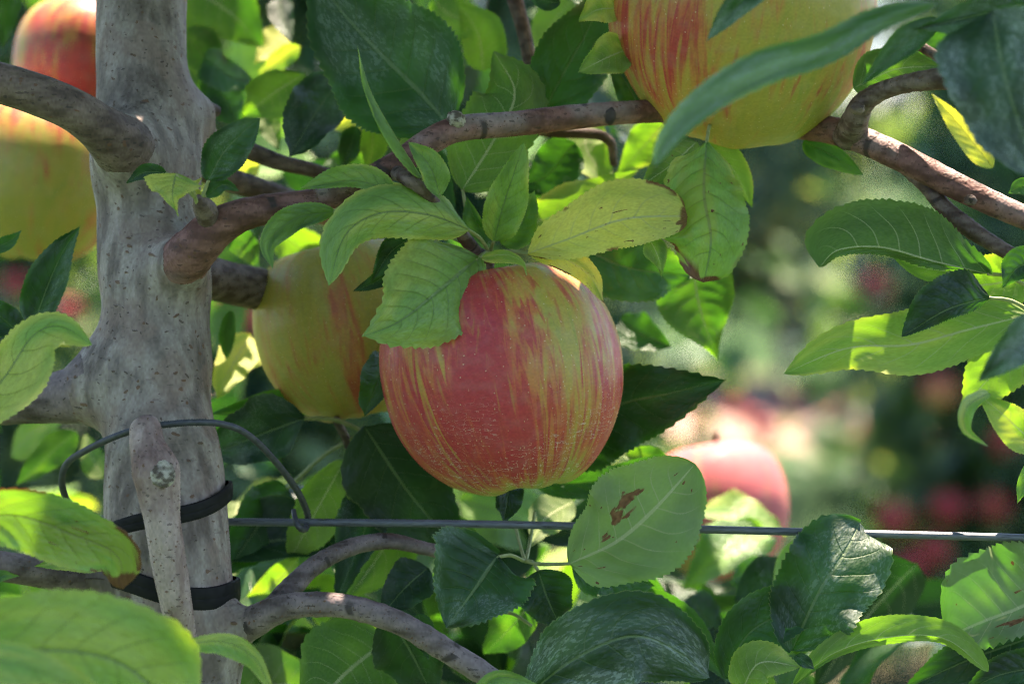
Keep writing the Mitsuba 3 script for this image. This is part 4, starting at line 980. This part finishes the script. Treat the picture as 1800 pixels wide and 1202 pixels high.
# petioles and thin stalks of the shoot below the yellow green apple
for i, rows in enumerate([[(535, 735, 7, 4), (590, 738, 8, 4), (645, 765, 8.5, 4), (660, 805, 8.5, 4)], [(604, 812, 8, 3.5), (625, 775, 8.5, 3.5), (640, 750, 9, 3.5)], [(668, 822, 7, 3.5), (655, 800, 8.2, 3.5), (640, 790, 9, 4)],
                          [(505, 858, 10, 3.5), (570, 800, 9.5, 3.5), (630, 765, 9, 3.5)], [(905, 920, 4, 3), (915, 960, 3.6, 3), (922, 984, 3, 3.5)], [(940, 900, 5, 3), (932, 950, 4.4, 3), (925, 984, 3.4, 3.5)], [(880, 1075, 3, 3), (905, 1080, 3, 3), (935, 1100, 3, 3)]]):
    V, F, uv = tube_arrays(limb_rows(rows), 24, 10, 0, 0)
    add(NEAR + '__leaf_stalk' + (f'_{i:03d}' if i else ''), (V, F), 'stalk_material', uv=uv)

# --- the tree's own foliage behind the traced leaves: each a leaf of its own
QR = np.random.default_rng(77)
# openings in the crown, where the sun falls through onto what lies beneath: (point, radius)
SUNWARD = unit(np.array(SUN))
OPENINGS = [(at(*p), r) for p, r in (((1290, 880, 30), 0.075), ((15, 900, -8.5), 0.006), ((95, 20, 24), 0.045), ((1110, 270, 13), 0.03), ((430, 640, 13), 0.018), ((640, 225, 15), 0.012),
                                     ((485, 1130, 24), 0.035), ((880, 950, 32), 0.04), ((470, 90, 19), 0.012), ((1700, 600, 2), 0.012), ((1470, 590, 0), 0.010), ((1085, 520, 3), 0.010), ((70, 810, 30), 0.04))]


def in_opening(c, margin=0.024):
    for p, r in OPENINGS:
        w = (c - p) @ SUNWARD
        if w > 0.012 and np.linalg.norm(c - p - w * SUNWARD) < r + margin:
            return True
    return False




def random_leaf(px, py, d, size=1.0, lo=True, r=QR, sink=None):
    c = at(px, py, d)
    axis = unit(r.normal(size=3) * [1, 0.8, 0.8] + [0, 0, -0.45])
    nrm = unit(r.normal(size=3) * [0.8, 0.8, 0.5] + [0, -0.35, 0.75])
    Ln = 0.060 * size * r.uniform(0.7, 1.15)
    bend = unit(nrm - (nrm @ axis) * axis) * Ln * r.uniform(-0.16, 0.05)
    C3 = np.array([c - axis * Ln / 2, c - bend, c + axis * Ln / 2 + bend * 0.6])
    w = Ln * r.uniform(0.24, 0.33)
    g = int(np.clip(r.normal(3.0, 2.4), 0, 9)) + (10 if r.random() < 0.15 else 0)
    return leaf_arrays(C3, w, w, normal=nrm, fl=r.uniform(0, 25), fr=r.uniform(0, 25), curl=r.uniform(-10, 20), seed=int(r.integers(300, 420)), ty=g, nt=18, ns=7, teeth=0, ripple=0.06)


made = 0
while made < 165:
    px, py, d = QR.uniform(-150, 1330), QR.uniform(-180, 1380), QR.uniform(20, 75)
    if px < 240 and 380 < py < 860 and QR.random() < 0.8:
        continue
    if px > 1170 and QR.random() < (0.85 if py < 950 else 0.4):
        continue
    if in_opening(at(px, py, d)):
        continue
    V, F, uv = random_leaf(px, py, d)
    n = leaf_n[0]
    leaf_n[0] += 1
    add(f'{NEAR}__leaf_{n:03d}', (V, F), 'leaf_material', uv=uv)
    made += 1

made = 0
while made < 75:
    px, py, d = QR.uniform(430, 1430), QR.uniform(860, 1330), QR.uniform(9, 45)
    if px > 1180 and py < 1010:
        continue
    if in_opening(at(px, py, d)):
        continue
    V, F, uv = random_leaf(px, py, d)
    n = leaf_n[0]
    leaf_n[0] += 1
    add(f'{NEAR}__leaf_{n:03d}', (V, F), 'leaf_material', uv=uv)
    made += 1

for px, py, d in ((1520, 1100, 14), (1590, 1130, 22), (1470, 1060, 30), (1640, 1060, 34), (1560, 1190, 12), (1700, 1180, 26)):
    V, F, uv = random_leaf(px, py, d)
    n = leaf_n[0]
    leaf_n[0] += 1
    add(f'{NEAR}__leaf_{n:03d}', (V, F), 'leaf_material', uv=uv)

# --- crown above and around the picture, which shades the fruit
parts, off = [], 0
CR = np.random.default_rng(5)
crown_pts = []
for i in range(1150):
    z = CR.uniform(0.17, 1.0)
    if CR.random() < 0.0:
        continue
    crown_pts.append((0.106 * z + CR.uniform(-0.36, 0.40), 0.80 + 0.32 * z + CR.uniform(-0.03, 0.34), z))
for i in range(420):
    crown_pts.append((CR.uniform(-0.5, 0.5), CR.uniform(0.4, 0.95), CR.uniform(0.24, 0.8)))
for i in range(260):
    crown_pts.append((CR.uniform(-0.8, -0.28), CR.uniform(0.85, 1.6), CR.uniform(-0.35, 0.3)))
for i in range(200):
    crown_pts.append((CR.uniform(-0.6, 0.45), CR.uniform(0.95, 1.6), CR.uniform(-0.6, -0.24)))
for i in range(170):
    w_ = CR.uniform(0.16, 0.62)
    crown_pts.append((-0.13 + 0.10 * w_ + CR.uniform(-0.07, 0.07), 1.04 + 0.30 * w_ + CR.uniform(-0.05, 0.07), 0.05 + 0.94 * w_))
Vs, Fs, Us = [], [], []
for (x, y, z) in crown_pts:
    c = EYE + RIGHT * x + FWD * y + UP * z
    if in_opening(c):
        continue
    axis = unit(CR.normal(size=3) * [1, 0.8, 0.7] + [0, 0, -0.4])
    nrm = unit(CR.normal(size=3) * [0.6, 0.6, 0.4] + [0, -0.1, 0.9])
    Ln = 0.066 * CR.uniform(0.75, 1.15)
    C3 = np.array([c - axis * Ln / 2, c, c + axis * Ln / 2])
    V, F, uv = leaf_arrays(C3, Ln * 0.30, Ln * 0.30, normal=nrm, fl=12, fr=12, seed=int(CR.integers(300, 420)), ty=int(CR.integers(1, 6)), nt=8, ns=5, teeth=0)
    Vs.append(V)
    Fs.append(F + off)
    Us.append(uv)
    off += len(V)
add(NEAR + '__crown', (np.vstack(Vs), np.vstack(Fs)), 'leaf_material', kind='stuff', uv=np.vstack(Us))
